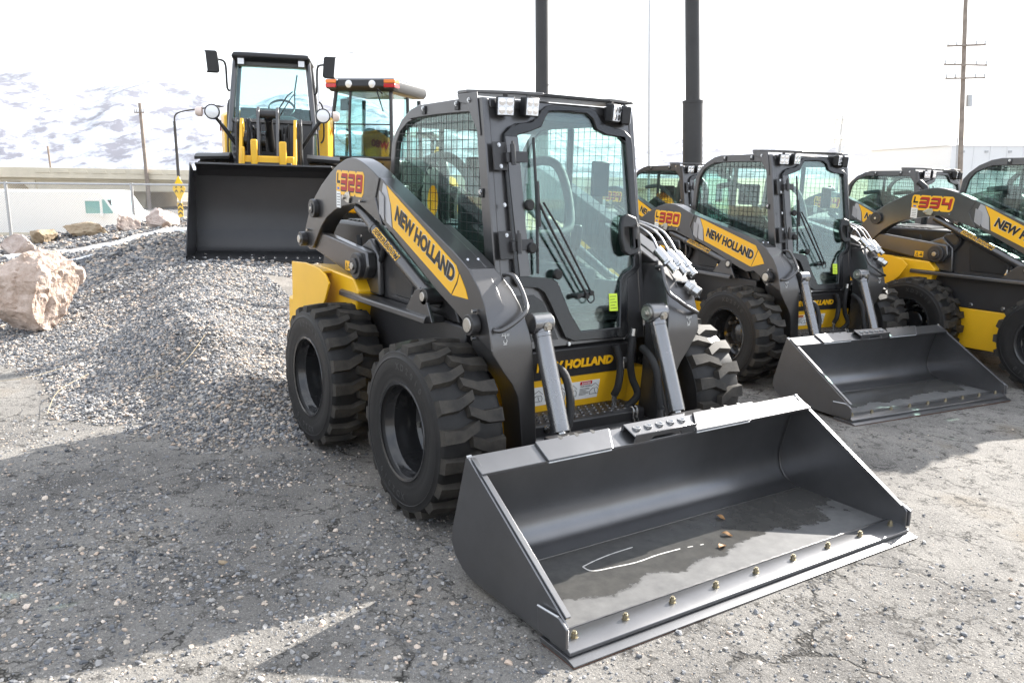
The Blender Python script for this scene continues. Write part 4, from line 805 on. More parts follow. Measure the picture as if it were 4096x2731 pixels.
    part('footwell_glass', MB().prism([(-.47, .86), (-.46, 1.10), (-.27, 1.10), (-.21, 1.06), (-.13, .86)], -.003, .001, 'x').warp(lambda p: (.912 - .175 * p[2] + p[0], p[1], p[2])), GLOSSB, root)
    m = MB(); k2 = MB()
    for z in (1.80, 1.36):
        m.nxt()
        for y0, y1, dz in ((-.48, -.40, .07), (-.37, -.27, .028)): m.prism([(y0, z - dz), (y1, z - dz), (y1, z + dz), (y0, z + dz)], .024, .034, 'x')
        m.prism([(-.42, z - .03), (-.38, z - .03), (-.38, z + .02), (-.42, z + .02)], .03, .062, 'x')
    m.warp(lambda p: (.912 - .175 * p[2] + p[0], p[1], p[2])); part('hinge', m, DARK, door, .003)
    m = MB()
    for z in (1.80, 1.36): m.nxt(); m.cyl(fp(-.385, z - .04, .07), fp(-.385, z + .06, .07), .013, 12); m.cyl(fp(-.385, z + .06, .07), fp(-.385, z + .075, .07), .007, 8)
    part('hinge_pin', m, DARK, door)
    m = MB()
    for y, z in ((-.445, 1.855), (-.44, 1.75), (-.435, 1.41), (-.43, 1.31), (-.435, 1.56), (.476, 1.75), (.476, 1.45), (.476, 1.35), (.33, .83), (-.06, .83)): bolt(m, fp(y, z, .034 if abs(y) > .43 and y < 0 else .0), (1, 0, .17), .007, .007)
    part('frame_bolt', m, CHROME, door)
    m = MB()
    for y, z in ((-.283, 1.56), (-.285, 1.343), (-.132, 1.204)): m.nxt(); m.cyl(fp(y, z, .024), fp(y, z, .045), .028, 20); m.cyl(fp(y, z, .045), fp(y, z, .05), .024, 20)
    part('knob', m, BLACK, door, .003)
    # wiper
    m = MB(); m.tube([fp(-.226, 1.90, .03), fp(-.232, 1.60, .032), fp(-.255, 1.21, .03)], .008, 6); m.tube([fp(-.232, 1.68, .045), fp(-.236, 1.45, .045)], .011, 6)
    m.tube([fp(.045, 1.085, .05), fp(-.16, 1.42, .06), fp(-.232, 1.57, .052)], .0075, 6); m.tube([fp(.075, 1.10, .05), fp(-.12, 1.44, .06), fp(-.205, 1.575, .052)], .006, 6)
    m.prism([(-.005, 1.07), (.115, 1.055), (.12, 1.085), (.0, 1.10)], .03, .045, 'x') if False else None
    for y, z in ((-.01, 1.085), (.045, 1.082), (.078, 1.098)): m.cyl(fp(y, z, .0), fp(y, z, .055), .014, 14)
    m.tube([fp(-.01, 1.085, .035), fp(.08, 1.095, .035)], .013, 6); m.tube([fp(.05, 1.07, .04), fp(.07, 1.045, .04), fp(.10, 1.06, .04), fp(.095, 1.10, .04)], .004, 6, 4)
    part('wiper', m, BLACK, door)
    # door handle
    m = MB().prism([(.335, 1.50), (.37, 1.515), (.43, 1.495), (.447, 1.44), (.445, 1.33), (.425, 1.295), (.36, 1.285), (.325, 1.31), (.312, 1.38), (.315, 1.45)], .02, .055, 'x', [[(.372, 1.44), (.398, 1.44), (.402, 1.33), (.375, 1.325)]]).warp(lambda p: (.912 - .175 * p[2] + p[0], p[1], p[2])); part('door_handle', m, BLACK, door, .008)
    part('door_latch', MB().cyl(fp(.43, 1.455, .05), fp(.43, 1.455, .064), .010, 12), CHROME, door)
    part('price_tag', MB().prism([(.232, .985), (.292, .983), (.294, 1.078), (.234, 1.080)], .0055, .0065, 'x').warp(lambda p: (.912 - .175 * p[2] + p[0], p[1], p[2])), GREENTAG, door, 0, 0)
    m = MB()
    for k in range(5): z = 1.062 - k * .016; m.prism([(.240, z), (.284 - .01 * (k % 2), z), (.284 - .01 * (k % 2), z + .003), (.240, z + .003)], .0066, .007, 'x')
    part('tag_print', m.warp(lambda p: (.912 - .175 * p[2] + p[0], p[1], p[2])), INK, door)
    # visor and header
    vis = part('visor', MB().prism([(.30, -.505), (.40, -.505), (.525, -.31), (.568, -.14), (.535, -.13), (.535, .29), (.580, .30), (.562, .487), (.30, .487)], 2.115, 2.133, 'z'), GREY, rf, .004)
    part('visor_mesh', MB().prism([(.536, -.129), (.566, -.138), (.574, .289), (.536, .289)], 2.116, 2.122, 'z'), BLACK, rf)
    m = MB()
    for k in range(26): y = -.12 + k * .0155; m.box(.537, .570, y, y + .006, 2.1225, 2.129)
    part('visor_slats', m, DARK, rf)['kind'] = 'stuff'
    part('visor_bracket', MB().prism([(.30, 2.114), (.50, 2.114), (.545, 1.90), (.53, 1.90), (.40, 2.06), (.33, 2.07)], -.507, -.5005), GREY, rf, .003)
    part('visor_bracket', MB().prism([(.30, 2.114), (.50, 2.114), (.545, 1.98), (.40, 2.06), (.33, 2.07)], .4905, .497), GREY, rf, .003)
    for y, z, a in ((-.400, 2.045, -25), (-.245, 2.052, 5), (.318, 2.055, 20), (.41, 2.045, 55)):
        lt = part('work_light', MB().box(-.035, .012, -.046, .046, -.048, .048).box(-.055, -.035, -.03, .03, -.03, .03), BLACK, root, .006)
        lt.location = (.606, y, z); lt.rotation_euler = (0, R(4), R(a))
        part('light_lens', MB().box(.0125, .0165, -.040, .040, -.042, .042), LENS, lt, .003)
        m = MB()
        for i in (-1, 1):
            for j in (-1, 1): m.nxt(); m.lathe([(.017, .0168), (.012, .0172), (.004, .0185), (0, .0185)], 14, (0, i * .0195, j * .0205), 'x')
        part('led', m, LED, lt)
        part('light_bracket', MB().box(-.03, -.02, -.012, .012, .04, .062), DARK, lt)
    # interior: seat, arm rests, sticks, lap bar, dash
    st = part('seat', MB().box(-.20, .25, -.24, .24, .96, 1.08), CLOTH, root, .04)
    part('seat_back', MB().loft([[(-.16 - t * .10 + dx, y, 1.06 + t * .52) for dx, y in ((.07, -.22 + .05 * t), (.10, -.1), (.10, .1), (.07, .22 - .05 * t), (-.04, .2 - .05 * t), (-.04, -.2 + .05 * t))] for t in (0, .25, .5, .75, .95, 1.0)]), CLOTH, st, .02)
    part('head_rest', MB().loft([[(-.26 + dx, y, z) for dx, y in ((.06, -.13), (.08, 0), (.06, .13), (-.02, .11), (-.02, -.11))] for z in (1.60, 1.64, 1.78, 1.81)]), CLOTH, st, .02)
    for s in (-1, 1):
        part('arm_rest', MB().box(-.12, .22, s * .27, s * .36, 1.20, 1.27), CLOTH, st, .03)
        j = part('joystick', MB().cyl((.26, s * .33, 1.05), (.30, s * .32, 1.30), .016, 10), BLACK, root); part('grip', MB().loft([[(.30 + x * k + dx, s * .32 + y * k, z) for x, y in ((-.025, -.02), (.025, -.02), (.03, .0), (.025, .02), (-.025, .02))] for z, k, dx in ((1.29, .9, 0), (1.34, 1.1, .005), (1.40, 1.2, .01), (1.43, .9, .012))]), BLACK, j, .005)
        part('console', MB().box(-.3, .35, s * .37, s * .455, 1.0, 1.17), CABGREY, root, .02)
    part('lap_bar', MB().tube([(-.30, -.36, 1.78), (-.05, -.36, 1.80), (.12, -.34, 1.72), (.26, -.30, 1.52), (.34, -.22, 1.40), (.36, 0, 1.38), (.34, .22, 1.40), (.26, .30, 1.52), (.12, .34, 1.72), (-.05, .36, 1.80), (-.30, .36, 1.78)], .028, 12, 5), CABGREY, root)
    part('display', MB().box(.44, .47, .30, .42, 1.60, 1.80), BLACK, root, .01)
    part('inner_pillar', MB().box(.02, .075, .44, .4605, 1.0, 2.0).box(.02, .06, -.4605, -.44, 1.0, 2.0), BLACK, root, .01)
    part('rear_shelf', MB().box(-.47, -.25, -.44, .44, 1.0, 1.34), CABGREY, root, .02)
    part('cab_floor', MB().box(-.45, .72, -.455, .455, .93, .955), DARK, root)
    part('foot_box', MB().prism([(.30, .955), (.66, .955), (.73, .86), (.30, .86)], -.44, .44), DARK, root)
    return bk
_bl = []
def mat_blue():
    if not _bl: _bl.append(mat('blue_print', (.05, .12, .45), .4))
    return _bl[0]
def yardm(x, y, yaw, s=1.0, z=0.0): return Matrix.Translation((x, y, z)) @ Matrix.Rotation(R(yaw), 4, 'Z') @ Matrix.Diagonal((s, s, s, 1))
def lower_boom(p):
    x, y, z = p
    if x > .62: return p
    t = min(1, (.62 - x) / .97); dz = .045 * min(1, (.70 - x) / .1) + .15 * t
    if z < 1.02 and x > .3: dz *= .5
    return (x, y, z - dz)
h = thing('skid_steer_loader', 'large charcoal and yellow skid steer loader marked L328 with empty wide bucket on asphalt', 'skid steer', yardm(0, 0, 0), 'skid steer loaders in the yard')
skid_steer(h, 'L328', hero=True)
k = thing('skid_steer_loader', 'skid steer loader marked L320 with low boom, parked beside the L328 one', 'skid steer', yardm(-1.085, 3.655, -5.9, .93), 'skid steer loaders in the yard')
skid_steer(k, 'L320', warp=lower_boom, bw=.985)
q = thing('skid_steer_loader', 'skid steer loader marked L334 beside the L320 one, yellow lower side showing', 'skid steer', yardm(.336, 5.765, 2.5, .952), 'skid steer loaders in the yard')
skid_steer(q, 'L334')

# ------------------------------------------------------------------ wheel loader on the bank
ROADTYRE = None
def big_wheel(root, x, y, r, w_, outside):
    m = MB().lathe([(r * .45, -w_ * .45), (r * .75, -w_ * .5), (r * .93, -w_ * .46), (r * .95, -w_ * .3), (r * .95, w_ * .3), (r * .93, w_ * .46), (r * .75, w_ * .5), (r * .45, w_ * .45)], 40)
    wh = part('wheel', MB().lathe([(r * .46, -w_ * .44), (r * .42, -w_ * .2), (r * .2, -w_ * .1), (0, -w_ * .1)], 28).lathe([(r * .46, w_ * .44), (r * .42, w_ * .2), (r * .2, w_ * .1), (0, w_ * .1)], 28), YEL, root); wh.location = (x, y, r * .985)
    part('tyre', m, RUBBER, wh)
    m = MB(); n = 16
    for i in range(n):
        for sd in (-1, 1):
            a0 = (i + (.5 if sd > 0 else 0)) * 2 * math.pi / n
            P = lambda yy, a, rr: (rr * math.cos(a), yy, rr * math.sin(a))
            T = [P(sd * w_ * .47, a0, r * .985), P(sd * -w_ * .03, a0 + .2, r), P(sd * -w_ * .03, a0 + .33, r), P(sd * w_ * .47, a0 + .17, r * .985)]; B = [P(sd * w_ * .5, a0 - .02, r * .9), P(sd * -w_ * .05, a0 + .18, r * .93), P(sd * -w_ * .05, a0 + .36, r * .93), P(sd * w_ * .5, a0 + .19, r * .9)]
            m.add(T + B, [(0, 1, 2, 3)] + [(k, (k + 1) % 4, 4 + (k + 1) % 4, 4 + k) for k in range(4)])
    part('tread', m, TREAD, wh, 0, 25); return wh
def wheel_loader(root):
    # bucket facing +x
    bp = [(1.62, .03), (.98, .03), (.86, .07), (.77, .16), (.72, .32), (.70, .60), (.72, .95), (.80, 1.12)]
    bk = part('bucket', MB().prism(bp + [(x - .02, z - .02) for x, z in bp[::-1]], -0.93, 0.93), BLADE, root)
    part('top_lip', MB().prism([(.80, 1.10), (.80, 1.125), (.98, 1.22), (1.0, 1.205)], -.88, .88), BLADE, bk, .004)
    part('spill_guard', MB().prism([(.70, 1.0), (.98, 1.222), (.96, 1.225), (.68, 1.01)], -.88, .88), DARK, bk)
    part('inner_band', MB().prism([(.905, .052), (.80, .13), (.742, .33), (.75, .335), (.81, .14), (.91, .06)], -.91, .91), BLADE, bk)
    for s in (-1, 1): part('side_plate', MB().prism([(1.60, .02), (.95, .02), (.80, .08), (.70, .2), (.68, .6), (.70, 1.0), (.80, 1.13), (.98, 1.22), (1.0, 1.20), (1.55, .18), (1.62, .06)], s * 0.93, s * 0.945), BLADE, bk, .003)
    part('cutting_edge', MB().prism([(1.45, .0), (1.45, .028), (1.63, .028), (1.70, .012), (1.70, 0)], -.96, .96), BLADE, bk)
    for k in range(13): part('bolt', MB().cyl((1.52, -.86 + k * .143, .025), (1.52, -.86 + k * .143, .045), .018, 8), CHROME, bk)
    # front frame, arms and linkage
    part('front_frame', MB().box(-.5, .45, -.33, .33, .55, 1.25).box(-.1, .35, -.42, .42, .5, .95), BLACK, root, .02)
    for s in (-1, 1):
        part('lift_arm', MB().prism([(-.12, 1.80), (.02, 1.86), (.10, 1.78), (.50, 1.05), (.62, .60), (.66, .35), (.50, .33), (.36, .72), (.22, 1.10), (-.12, 1.62)], s * .39, s * .345), YEL, root, .008)
        part('arm_bracket', MB().prism([(-.35, .95), (-.30, 1.75), (-.10, 1.88), (.05, 1.80), (.06, .95)], s * .46, s * .42), DARK, root, .01)
        part('lift_ram', MB().cyl((-.2, s * .28, .8), (.42, s * .28, .95), .06, 16), DARK, root)
        part('front_mudguard', MB().loft([[(.72 * math.cos(a), s * .53, .64 + .74 * math.sin(a)), (.72 * math.cos(a), s * .99, .62 + .74 * math.sin(a)), (.70 * math.cos(a), s * .99, .60 + .72 * math.sin(a)), (.70 * math.cos(a), s * .53, .62 + .72 * math.sin(a))] for a in [R(68 + 8 * i) for i in range(11)]]), BLACK, root)
        big_wheel(root, 0, s * .76, .64, .42, s); big_wheel(root, -2.15, s * .76, .64, .42, s)
        part('rear_fender', MB().loft([[(-2.1 + .70 * math.cos(a), s * .50, .66 + .78 * math.sin(a)), (-2.1 + .78 * math.cos(a), s * 1.04, .56 + .72 * math.sin(a)), (-2.1 + .66 * math.cos(a), s * 1.02, .56 + .68 * math.sin(a)), (-2.1 + .66 * math.cos(a), s * .52, .60 + .68 * math.sin(a))] for a in [R(10 + 11 * i) for i in range(14)]]), DARK, root)
        # lamps on stalks
        part('lamp_stalk', MB().tube([(-.15, s * .44, 1.45), (-.08, s * .62, 1.72), (-.05, s * .72, 1.86)], .028, 10), BLACK, root)
        hl = part('headlight', MB().lathe([(.0, -.10), (.07, -.09), (.098, -.03), (.108, .02), (.103, .05), (.088, .045)], 24, (0, 0, 0), 'x'), BLACK, root); hl.location = (.0, s * .76, 1.93)
        part('light_lens', MB().lathe([(.09, .044), (.06, .058), (0, .064)], 24, (0, 0, 0), 'x'), LENS, hl); part('indicator', MB().lathe([(.0, -.04), (.05, -.03), (.07, .0), (.07, .06)], 18, (0, 0, 0), 'y').warp(lambda p, s=s: (p[0] - .02, s * (.20 - p[1]), p[2])), mat_clear(), hl)
        # mirrors
        part('mirror_arm', MB().tube([(-1.02, s * .60, 2.32), (-1.0, s * .66, 2.34), (-.98, s * .67, 2.66), (-.95, s * .72, 2.74), (-.92, s * .86, 2.74)], .016, 8, 3), BLACK, root)
        part('mirror', MB().loft([[(-.93, s * (.92 + dx), z) for dx in ()] or [(-.90, s * (.75 + o_), z), (-.90, s * (.93 + o_), z), (-.97, s * (.92 + o_), z), (-.97, s * (.76 + o_), z)] for z, o_ in ((2.55, .02), (2.58, 0), (2.84, .02), (2.87, .04))]), BLACK, root, .015)
    for y in (-.13, .13): part('bell_crank', MB().prism([(-.10, 1.10), (.0, 1.98), (.10, 2.02), (.20, 1.95), (.34, .60), (.22, .55)], y - .02, y + .02), GREY, root, .008)
    part('crank_pin', MB().nxt().cyl((.08, -.16, 1.92), (.08, .16, 1.92), .06, 18).nxt().cyl((-.02, -.2, 1.3), (-.02, .2, 1.3), .05, 14), DARK, root)
    part('tilt_ram', MB().cyl((-.5, 0, 1.45), (.05, 0, 1.86), .055, 16), DARK, root)
    part('arm_crossbar', MB().box(.26, .42, -.36, .36, 1.16, 1.34).box(.36, .46, -.22, -.13, 1.1, 1.56).box(.36, .46, .16, .26, 1.1, 1.54).box(.36, .46, -.35, -.30, 1.1, 1.46), YEL, root, .02)
    part('hydraulic_drum', MB().cyl((-.10, -.35, 1.55), (-.10, -.05, 1.55), .14, 22), GLOSSB, root)
    m = MB()
    part('hydraulic_hose', MB().tube([(.0, -.30, 1.85), (.10, -.27, 1.7), (.16, -.25, 1.4), (.3, -.22, 1.1)], .018, 8, 4), HOSE, root)
    part('hydraulic_hose', MB().tube([(.0, -.26, 1.85), (.13, -.23, 1.7), (.18, -.21, 1.4), (.3, -.18, 1.1)], .018, 8, 4), HOSE, root)
    for s in (-1, 1):
        for j in range(3): part('hydraulic_hose', MB().tube([(-.2, s * (.14 + .05 * j), 1.5 + .06 * j), (.0, s * (.17 + .05 * j), 1.72 + .03 * j), (.14, s * (.20 + .04 * j), 1.55), (.22, s * (.22 + .03 * j), 1.25)], .016, 8, 5), HOSE, root)
        part('link_plate', MB().prism([(.02, 1.30), (.06, 1.62), (.16, 1.66), (.24, 1.30)], s * .21, s * .23), DARK, root, .006)
    # cab
    def sec(z, x0, x1, w_): return [(x0, -w_, z), (x1, -w_ * .93, z), (x1, w_ * .93, z), (x0, w_, z)]
    part('cab_base', MB().loft([sec(.70, -1.75, -.78, .58), sec(1.0, -1.78, -.72, .64), sec(1.86, -1.80, -.84, .66)]), DARK, root, .03)
    m = MB()
    for k in range(7): m.nxt(); m.box(-.735 - k * .006, -.715 - k * .008, -.58, -.40, 1.12 + k * .085, 1.16 + k * .085)
    part('grille_slat', m, GREY, root, .006)
    part('cab_front_glass', MB().prism([(-.55, 1.90), (.55, 1.90), (.49, 2.74), (-.49, 2.74)], -.86, -.855, 'x').warp(lambda p: (p[0] - (p[2] - 1.9) * .16, p[1], p[2])), GLASSD, root, 0, 0)
    for s in (-1, 1):
        part('cab_pillar', MB().tube([(-.82, s * .62, 1.70), (-.87, s * .60, 1.95), (-.97, s * .55, 2.55), (-1.02, s * .53, 2.78)], .042, 8), GREY, root)
        part('cab_pillar', MB().tube([(-1.72, s * .64, 1.8), (-1.70, s * .60, 2.3), (-1.66, s * .55, 2.78)], .05, 8), DARK, root)
        part('cab_side_glass', MB().prism([(-1.66, 1.30), (-.92, 1.20), (-.95, 1.9), (-1.05, 2.72), (-1.66, 2.72)], s * .60, s * .605).warp(lambda p, s=s: (p[0], p[1] + s * (.06 if p[2] < 1.5 else .03 if p[2] < 2 else -.05), p[2])), GLASSD, root, 0, 0)
        part('door_rail', MB().tube([(-1.0, s * .67, 1.1), (-.96, s * .68, 1.35), (-.93, s * .66, 1.9), (-.98, s * .64, 2.15)], .012, 8, 3), DARK, root)
        part('door_rail', MB().tube([(-1.7, s * .70, 1.6), (-1.72, s * .75, 1.7), (-1.70, s * .74, 2.15), (-1.68, s * .68, 2.25)], .014, 8, 3), BLACK, root)
        wl = part('work_light', MB().box(-.03, .03, -.055, .055, -.06, .06), BLACK, root, .01); wl.location = (-.90, s * .44, 2.74); part('light_lens', MB().box(.031, .036, -.045, .045, -.05, .05), LENS, wl)
    part('cab_roof', MB().loft([sec(2.74, -1.74, -.92, .58), sec(2.80, -1.78, -.82, .62), sec(2.86, -1.74, -.84, .58), sec(2.885, -1.6, -1.0, .5)]), BLACK, root, .02)
    part('header_panel', MB().box(-1.0, -.95, -.5, .5, 2.68, 2.78), CABGREY, root, .02)
    part('sill', MB().box(-.90, -.80, -.58, .58, 1.84, 1.90), GREY, root, .01)
    part('steering_wheel', MB().lathe([(.19 + .015 * math.cos(a), .015 * math.sin(a)) for a in [R(45 * i) for i in range(8)]], 26, (-1.12, .12, 2.09), 'z', True).warp(lambda p: (p[0] + 0, p[1], p[2] + (p[0] + 1.12) * -.7)).cyl((-1.0, .12, 1.80), (-1.12, .12, 2.08), .025, 8), BLACK, root)
    part('seat', MB().box(-1.62, -1.52, .02, .44, 1.5, 2.12).box(-1.6, -1.2, .0, .46, 1.4, 1.56), CLOTH, root, .05)
    part('dash', MB().loft([sec(1.86, -1.10, -.86, .5), sec(1.96, -1.06, -.88, .3)]), CABGREY, root, .02)
    m = MB(); m.tube([(-.84, -.02, 1.88), (-.92, .22, 2.26), (-.95, .30, 2.33)], .010, 6); m.tube([(-.84, .06, 1.88), (-.92, .28, 2.24), (-.95, .34, 2.31)], .008, 6); m.tube([(-.90, .33, 2.08), (-.94, .33, 2.33), (-.99, .37, 2.58)], .011, 6); part('wiper', m, BLACK, root)
    part('cab_back', MB().box(-1.795, -1.75, -.56, .56, 1.80, 2.12), CABGREY, root, .01)
    # rear body
    part('rear_body', MB().loft([[(x, -w_, z0), (x, w_, z0), (x, w_, z1), (x, w_ * .8, z1 + .08), (x, -w_ * .8, z1 + .08), (x, -w_, z1)] for x, w_, z0, z1 in ((-1.80, .82, .75, 1.98), (-2.1, .90, .75, 2.02), (-2.7, .90, .75, 1.84), (-3.0, .84, .8, 1.55), (-3.1, .7, .85, 1.30))]), YEL, root, .02)
    letters(root, 'W80', (-1.9, .906, 1.74), (-2.35, .906, 1.74), .15, (0, 1, 0), RED, .04, 0, .002); letters(root, 'W80', (-2.35, -.906, 1.74), (-1.9, -.906, 1.74), .15, (0, -1, 0), RED, .04, 0, .002)
    part('rear_grille', MB().box(-2.93, -2.5, -.915, .915, 1.0, 1.55), BLACK, root, .03)
    part('rear_frame', MB().box(-3.0, -.6, -.35, .35, .5, .78), BLACK, root)
_cl = []
def mat_clear():
    if not _cl: _cl.append(mat('clear_lens', (.75, .62, .55), .15, 0, .4))
    return _cl[0]
wl_ = thing('wheel_loader', 'yellow and black wheel loader marked W80 with wide black bucket on the gravel bank', 'wheel loader', yardm(-7.98, 1.18, -22.0, 1.0, .53)); wheel_loader(wl_)

# ------------------------------------------------------------------ backhoe loader seen from behind, its nose away from the camera (x forward = away)
def backhoe(root):
    def sec(z, x0, x1, w_): return [(x0, -w_, z), (x1, -w_, z), (x1, w_, z), (x0, w_, z)]
    part('lower_body', MB().loft([sec(.55, -.55, .9, .52), sec(1.15, -.62, .9, .56), sec(1.38, -.60, .9, .58)]), GREY, root, .02)
    part('rear_lower_glass', MB().box(-.635, -.625, -.44, .44, 1.05, 1.26), GLASSD, root)
    m = MB()
    for k in range(5): m.nxt(); m.cyl((-.61, -.4 + .2 * k, 1.31), (-.635, -.4 + .2 * k, 1.31), .014, 8)
    part('panel_bolt', m, DARK, root)
    for s in (-1, 1):
        part('cab_pillar', MB().tube([(-.58, s * .57, 1.38), (-.60, s * .56, 2.0), (-.52, s * .52, 2.56)], .035, 8), DARK, root)
        part('cab_pillar', MB().tube([(.80, s * .60, 1.38), (.76, s * .56, 2.5)], .04, 8), DARK, root)
        part('cab_pillar', MB().tube([(.10, s * .63, 1.3), (.12, s * .58, 2.5)], .032, 8), DARK, root)
        part('side_glass', MB().prism([(-.56, 1.42), (.78, 1.42), (.74, 2.5), (-.50, 2.5)], s * .56, s * .564), GLASSD, root, 0, 0)
        part('rear_fender', MB().loft([[(.35 + .68 * math.cos(a), s * .58, .68 + .72 * math.sin(a)), (.35 + .68 * math.cos(a), s * 1.02, .68 + .72 * math.sin(a)), (.35 + .64 * math.cos(a), s * 1.02, .68 + .68 * math.sin(a)), (.35 + .64 * math.cos(a), s * .58, .68 + .68 * math.sin(a))] for a in [R(12 * i) for i in range(14)]]), BLACK, root)
        big_wheel(root, .35, s * .80, .66, .45, s); big_wheel(root, 2.4, s * .75, .46, .32, s)
        tl = part('tail_light', MB().box(-.67, -.42, s * .44, s * .645, 2.575, 2.745), DARK, root, .02); part('amber_lens', MB().box(-.68, -.45, s * .45, s * .652, 2.675, 2.735), ORANGE, tl, .008); part('red_lens', MB().box(-.68, -.45, s * .45, s * .652, 2.60, 2.665), REDL, tl, .008)
        wl = part('work_light', MB().lathe([(0, .04), (.06, .03), (.07, -.03)], 18, (0, 0, 0), 'x'), BLACK, root); wl.location = (-.62, s * .22, 2.66); part('light_lens', MB().lathe([(.066, -.03), (.04, -.05), (0, -.055)], 18, (0, 0, 0), 'x'), LENS, wl)
    part('rear_glass', MB().prism([(-.53, 1.42), (.53, 1.42), (.50, 2.54), (-.50, 2.54)], -.60, -.595, 'x').warp(lambda p: (p[0] + max(0, p[2] - 2) * .14, p[1], p[2])), GLASSD, root, 0, 0)
    part('window_rail', MB().tube([(-.62, -.55, 1.98), (-.62, .55, 1.98)], .012, 8).tube([(-.6, -.56, 1.40), (-.6, .56, 1.40)], .03, 8).tube([(-.60, .22, 1.42), (-.585, .24, 2.0), (-.53, .24, 2.56)], .025, 8), DARK, root)
    part('cab_roof', MB().loft([sec(2.54, -.60, .95, .60), sec(2.62, -.66, 1.0, .64), sec(2.74, -.62, .98, .62), sec(2.79, -.4, .8, .5)]), BLACK, root, .02)
    part('seat', MB().box(-.05, .06, -.26, .24, 1.35, 1.92).box(-.05, .5, -.28, .26, 1.28, 1.44), CLOTH, root, .05)
    part('steering_wheel', MB().lathe([(.19 + .014 * math.cos(a), .014 * math.sin(a)) for a in [R(45 * i) for i in range(8)]], 26, (.56, .28, 1.80), 'z', True).warp(lambda p: (p[0], p[1], p[2] + (p[0] - .56) * -.8)).cyl((.70, .28, 1.5), (.56, .28, 1.8), .03, 8), BLACK, root)
    part('mirror', MB().box(-.50, -.46, .28, .46, 2.22, 2.42), BLACK, root, .02)
    part('wiper', MB().tube([(-.62, -.40, 2.5), (-.63, -.18, 2.72)], .012, 6).tube([(-.62, -.42, 2.2), (-.63, -.30, 2.55)], .012, 6), BLACK, root)
    part('hood', MB().loft([[(x, -w_, .75), (x, w_, .75), (x, w_, z1), (x, w_ * .7, z1 + .08), (x, -w_ * .7, z1 + .08), (x, -w_, z1)] for x, w_, z1 in ((.92, .48, 1.28), (1.8, .46, 1.24), (2.75, .42, 1.12), (2.95, .38, 1.05))]), YEL, root, .02)
    for s in (-1, 1): part('loader_arm', MB().prism([(.95, 1.1), (1.05, 1.25), (1.6, 1.3), (3.0, 1.05), (3.6, .5), (3.45, .42), (2.9, .9), (1.6, 1.12)], s * .60, s * .52), YEL, root, .01)
    part('front_bucket', MB().prism([(3.9, .02), (3.35, .04), (3.25, .3), (3.35, .8), (3.37, .8), (3.28, .3), (3.37, .06), (3.9, .04)], -1.1, 1.1), DARK, root)
    part('stabiliser_frame', MB().box(-.85, -.62, -.9, .9, .45, .95), DARK, root, .02)
    part('kingpost', MB().box(-1.05, -.85, -.15, .15, .45, 1.0), YEL, root, .02)
    part('stub_axle', MB().box(.2, .5, -.7, .7, .5, .75).box(2.3, 2.5, -.7, .7, .35, .55), BLACK, root)
bpos = Vector((-10.62, 4.05, .60)); byaw = 145 - 13
bh = thing('backhoe_loader', 'backhoe loader cab seen from behind with orange and red roof lamps, by the wheel loader', 'backhoe', yardm(bpos.x, bpos.y, byaw, 1.02, .50)); backhoe(bh)

# yellow compact tractor loader behind the big skid steer, seen through its windows
def tractor(root):
    for s in (-1, 1):
        part('loader_arm', MB().prism([(-.9, 1.15), (-.75, 1.85), (-.55, 2.0), (-.25, 1.9), (1.05, .95), (1.35, .35), (1.2, .30), (.9, .78), (-.35, 1.55), (-.55, 1.1)], s * .62, s * .52), YEL, root, .01)
        letters(root, 'NEW HOLLAND', (-.30, -.623, 1.64) if s < 0 else (.70, .623, .98), (.70, -.623, .96) if s < 0 else (-.30, .623, 1.66), .12, (0, s, 0), INK, .04, 0, .002)
        big_wheel(root, .75, s * .72, .44, .3, s); big_wheel(root, -.9, s * .75, .55, .36, s)
        for x in (-1.1, -.1): part('roll_bar', MB().tube([(x, s * .5, 1.1), (x, s * .5, 2.15), (x * .9, s * .35, 2.25)], .04, 8), BLACK, root)
    part('hood', MB().loft([[(x, -w_, .6), (x, w_, .6), (x, w_, z1), (x, w_ * .7, z1 + .07), (x, -w_ * .7, z1 + .07), (x, -w_, z1)] for x, w_, z1 in ((-.2, .42, 1.35), (.5, .40, 1.3), (1.1, .36, 1.15))]), YEL, root, .02)
    part('rear_body', MB().box(-1.3, -.2, -.5, .5, .5, 1.2), DARK, root, .03)
    part('canopy', MB().box(-1.25, .05, -.55, .55, 2.22, 2.30), BLACK, root, .03)
    part('seat', MB().box(-.95, -.85, -.25, .25, 1.2, 1.75).box(-.95, -.45, -.25, .25, 1.15, 1.3), CLOTH, root, .04)
    part('bucket', MB().prism([(1.9, .03), (1.45, .04), (1.3, .2), (1.28, .5), (1.35, .65), (1.33, .66), (1.26, .5), (1.27, .19), (1.44, .01), (1.9, .01)], -.9, .9), DARK, root)
tr = thing('tractor_loader', 'yellow tractor loader behind the L328, seen only through its cab windows', 'tractor', yardm(-13.4, 6.2, -35, 1.0, .30)); tractor(tr)

# two more skid steers behind the row
def again(src, label, mw):
    c = copy_tree(src); c.matrix_world = mw; c['label'] = label; return c
again(q, 'skid steer loader mostly hidden behind the L320 cab and arm', yardm(-4.35, 5.77, 0, .955, -.11)); again(q, 'skid steer loader whose cab shows between the L320 and the L334', yardm(-2.37, 7.91, 0, .955, -.10))

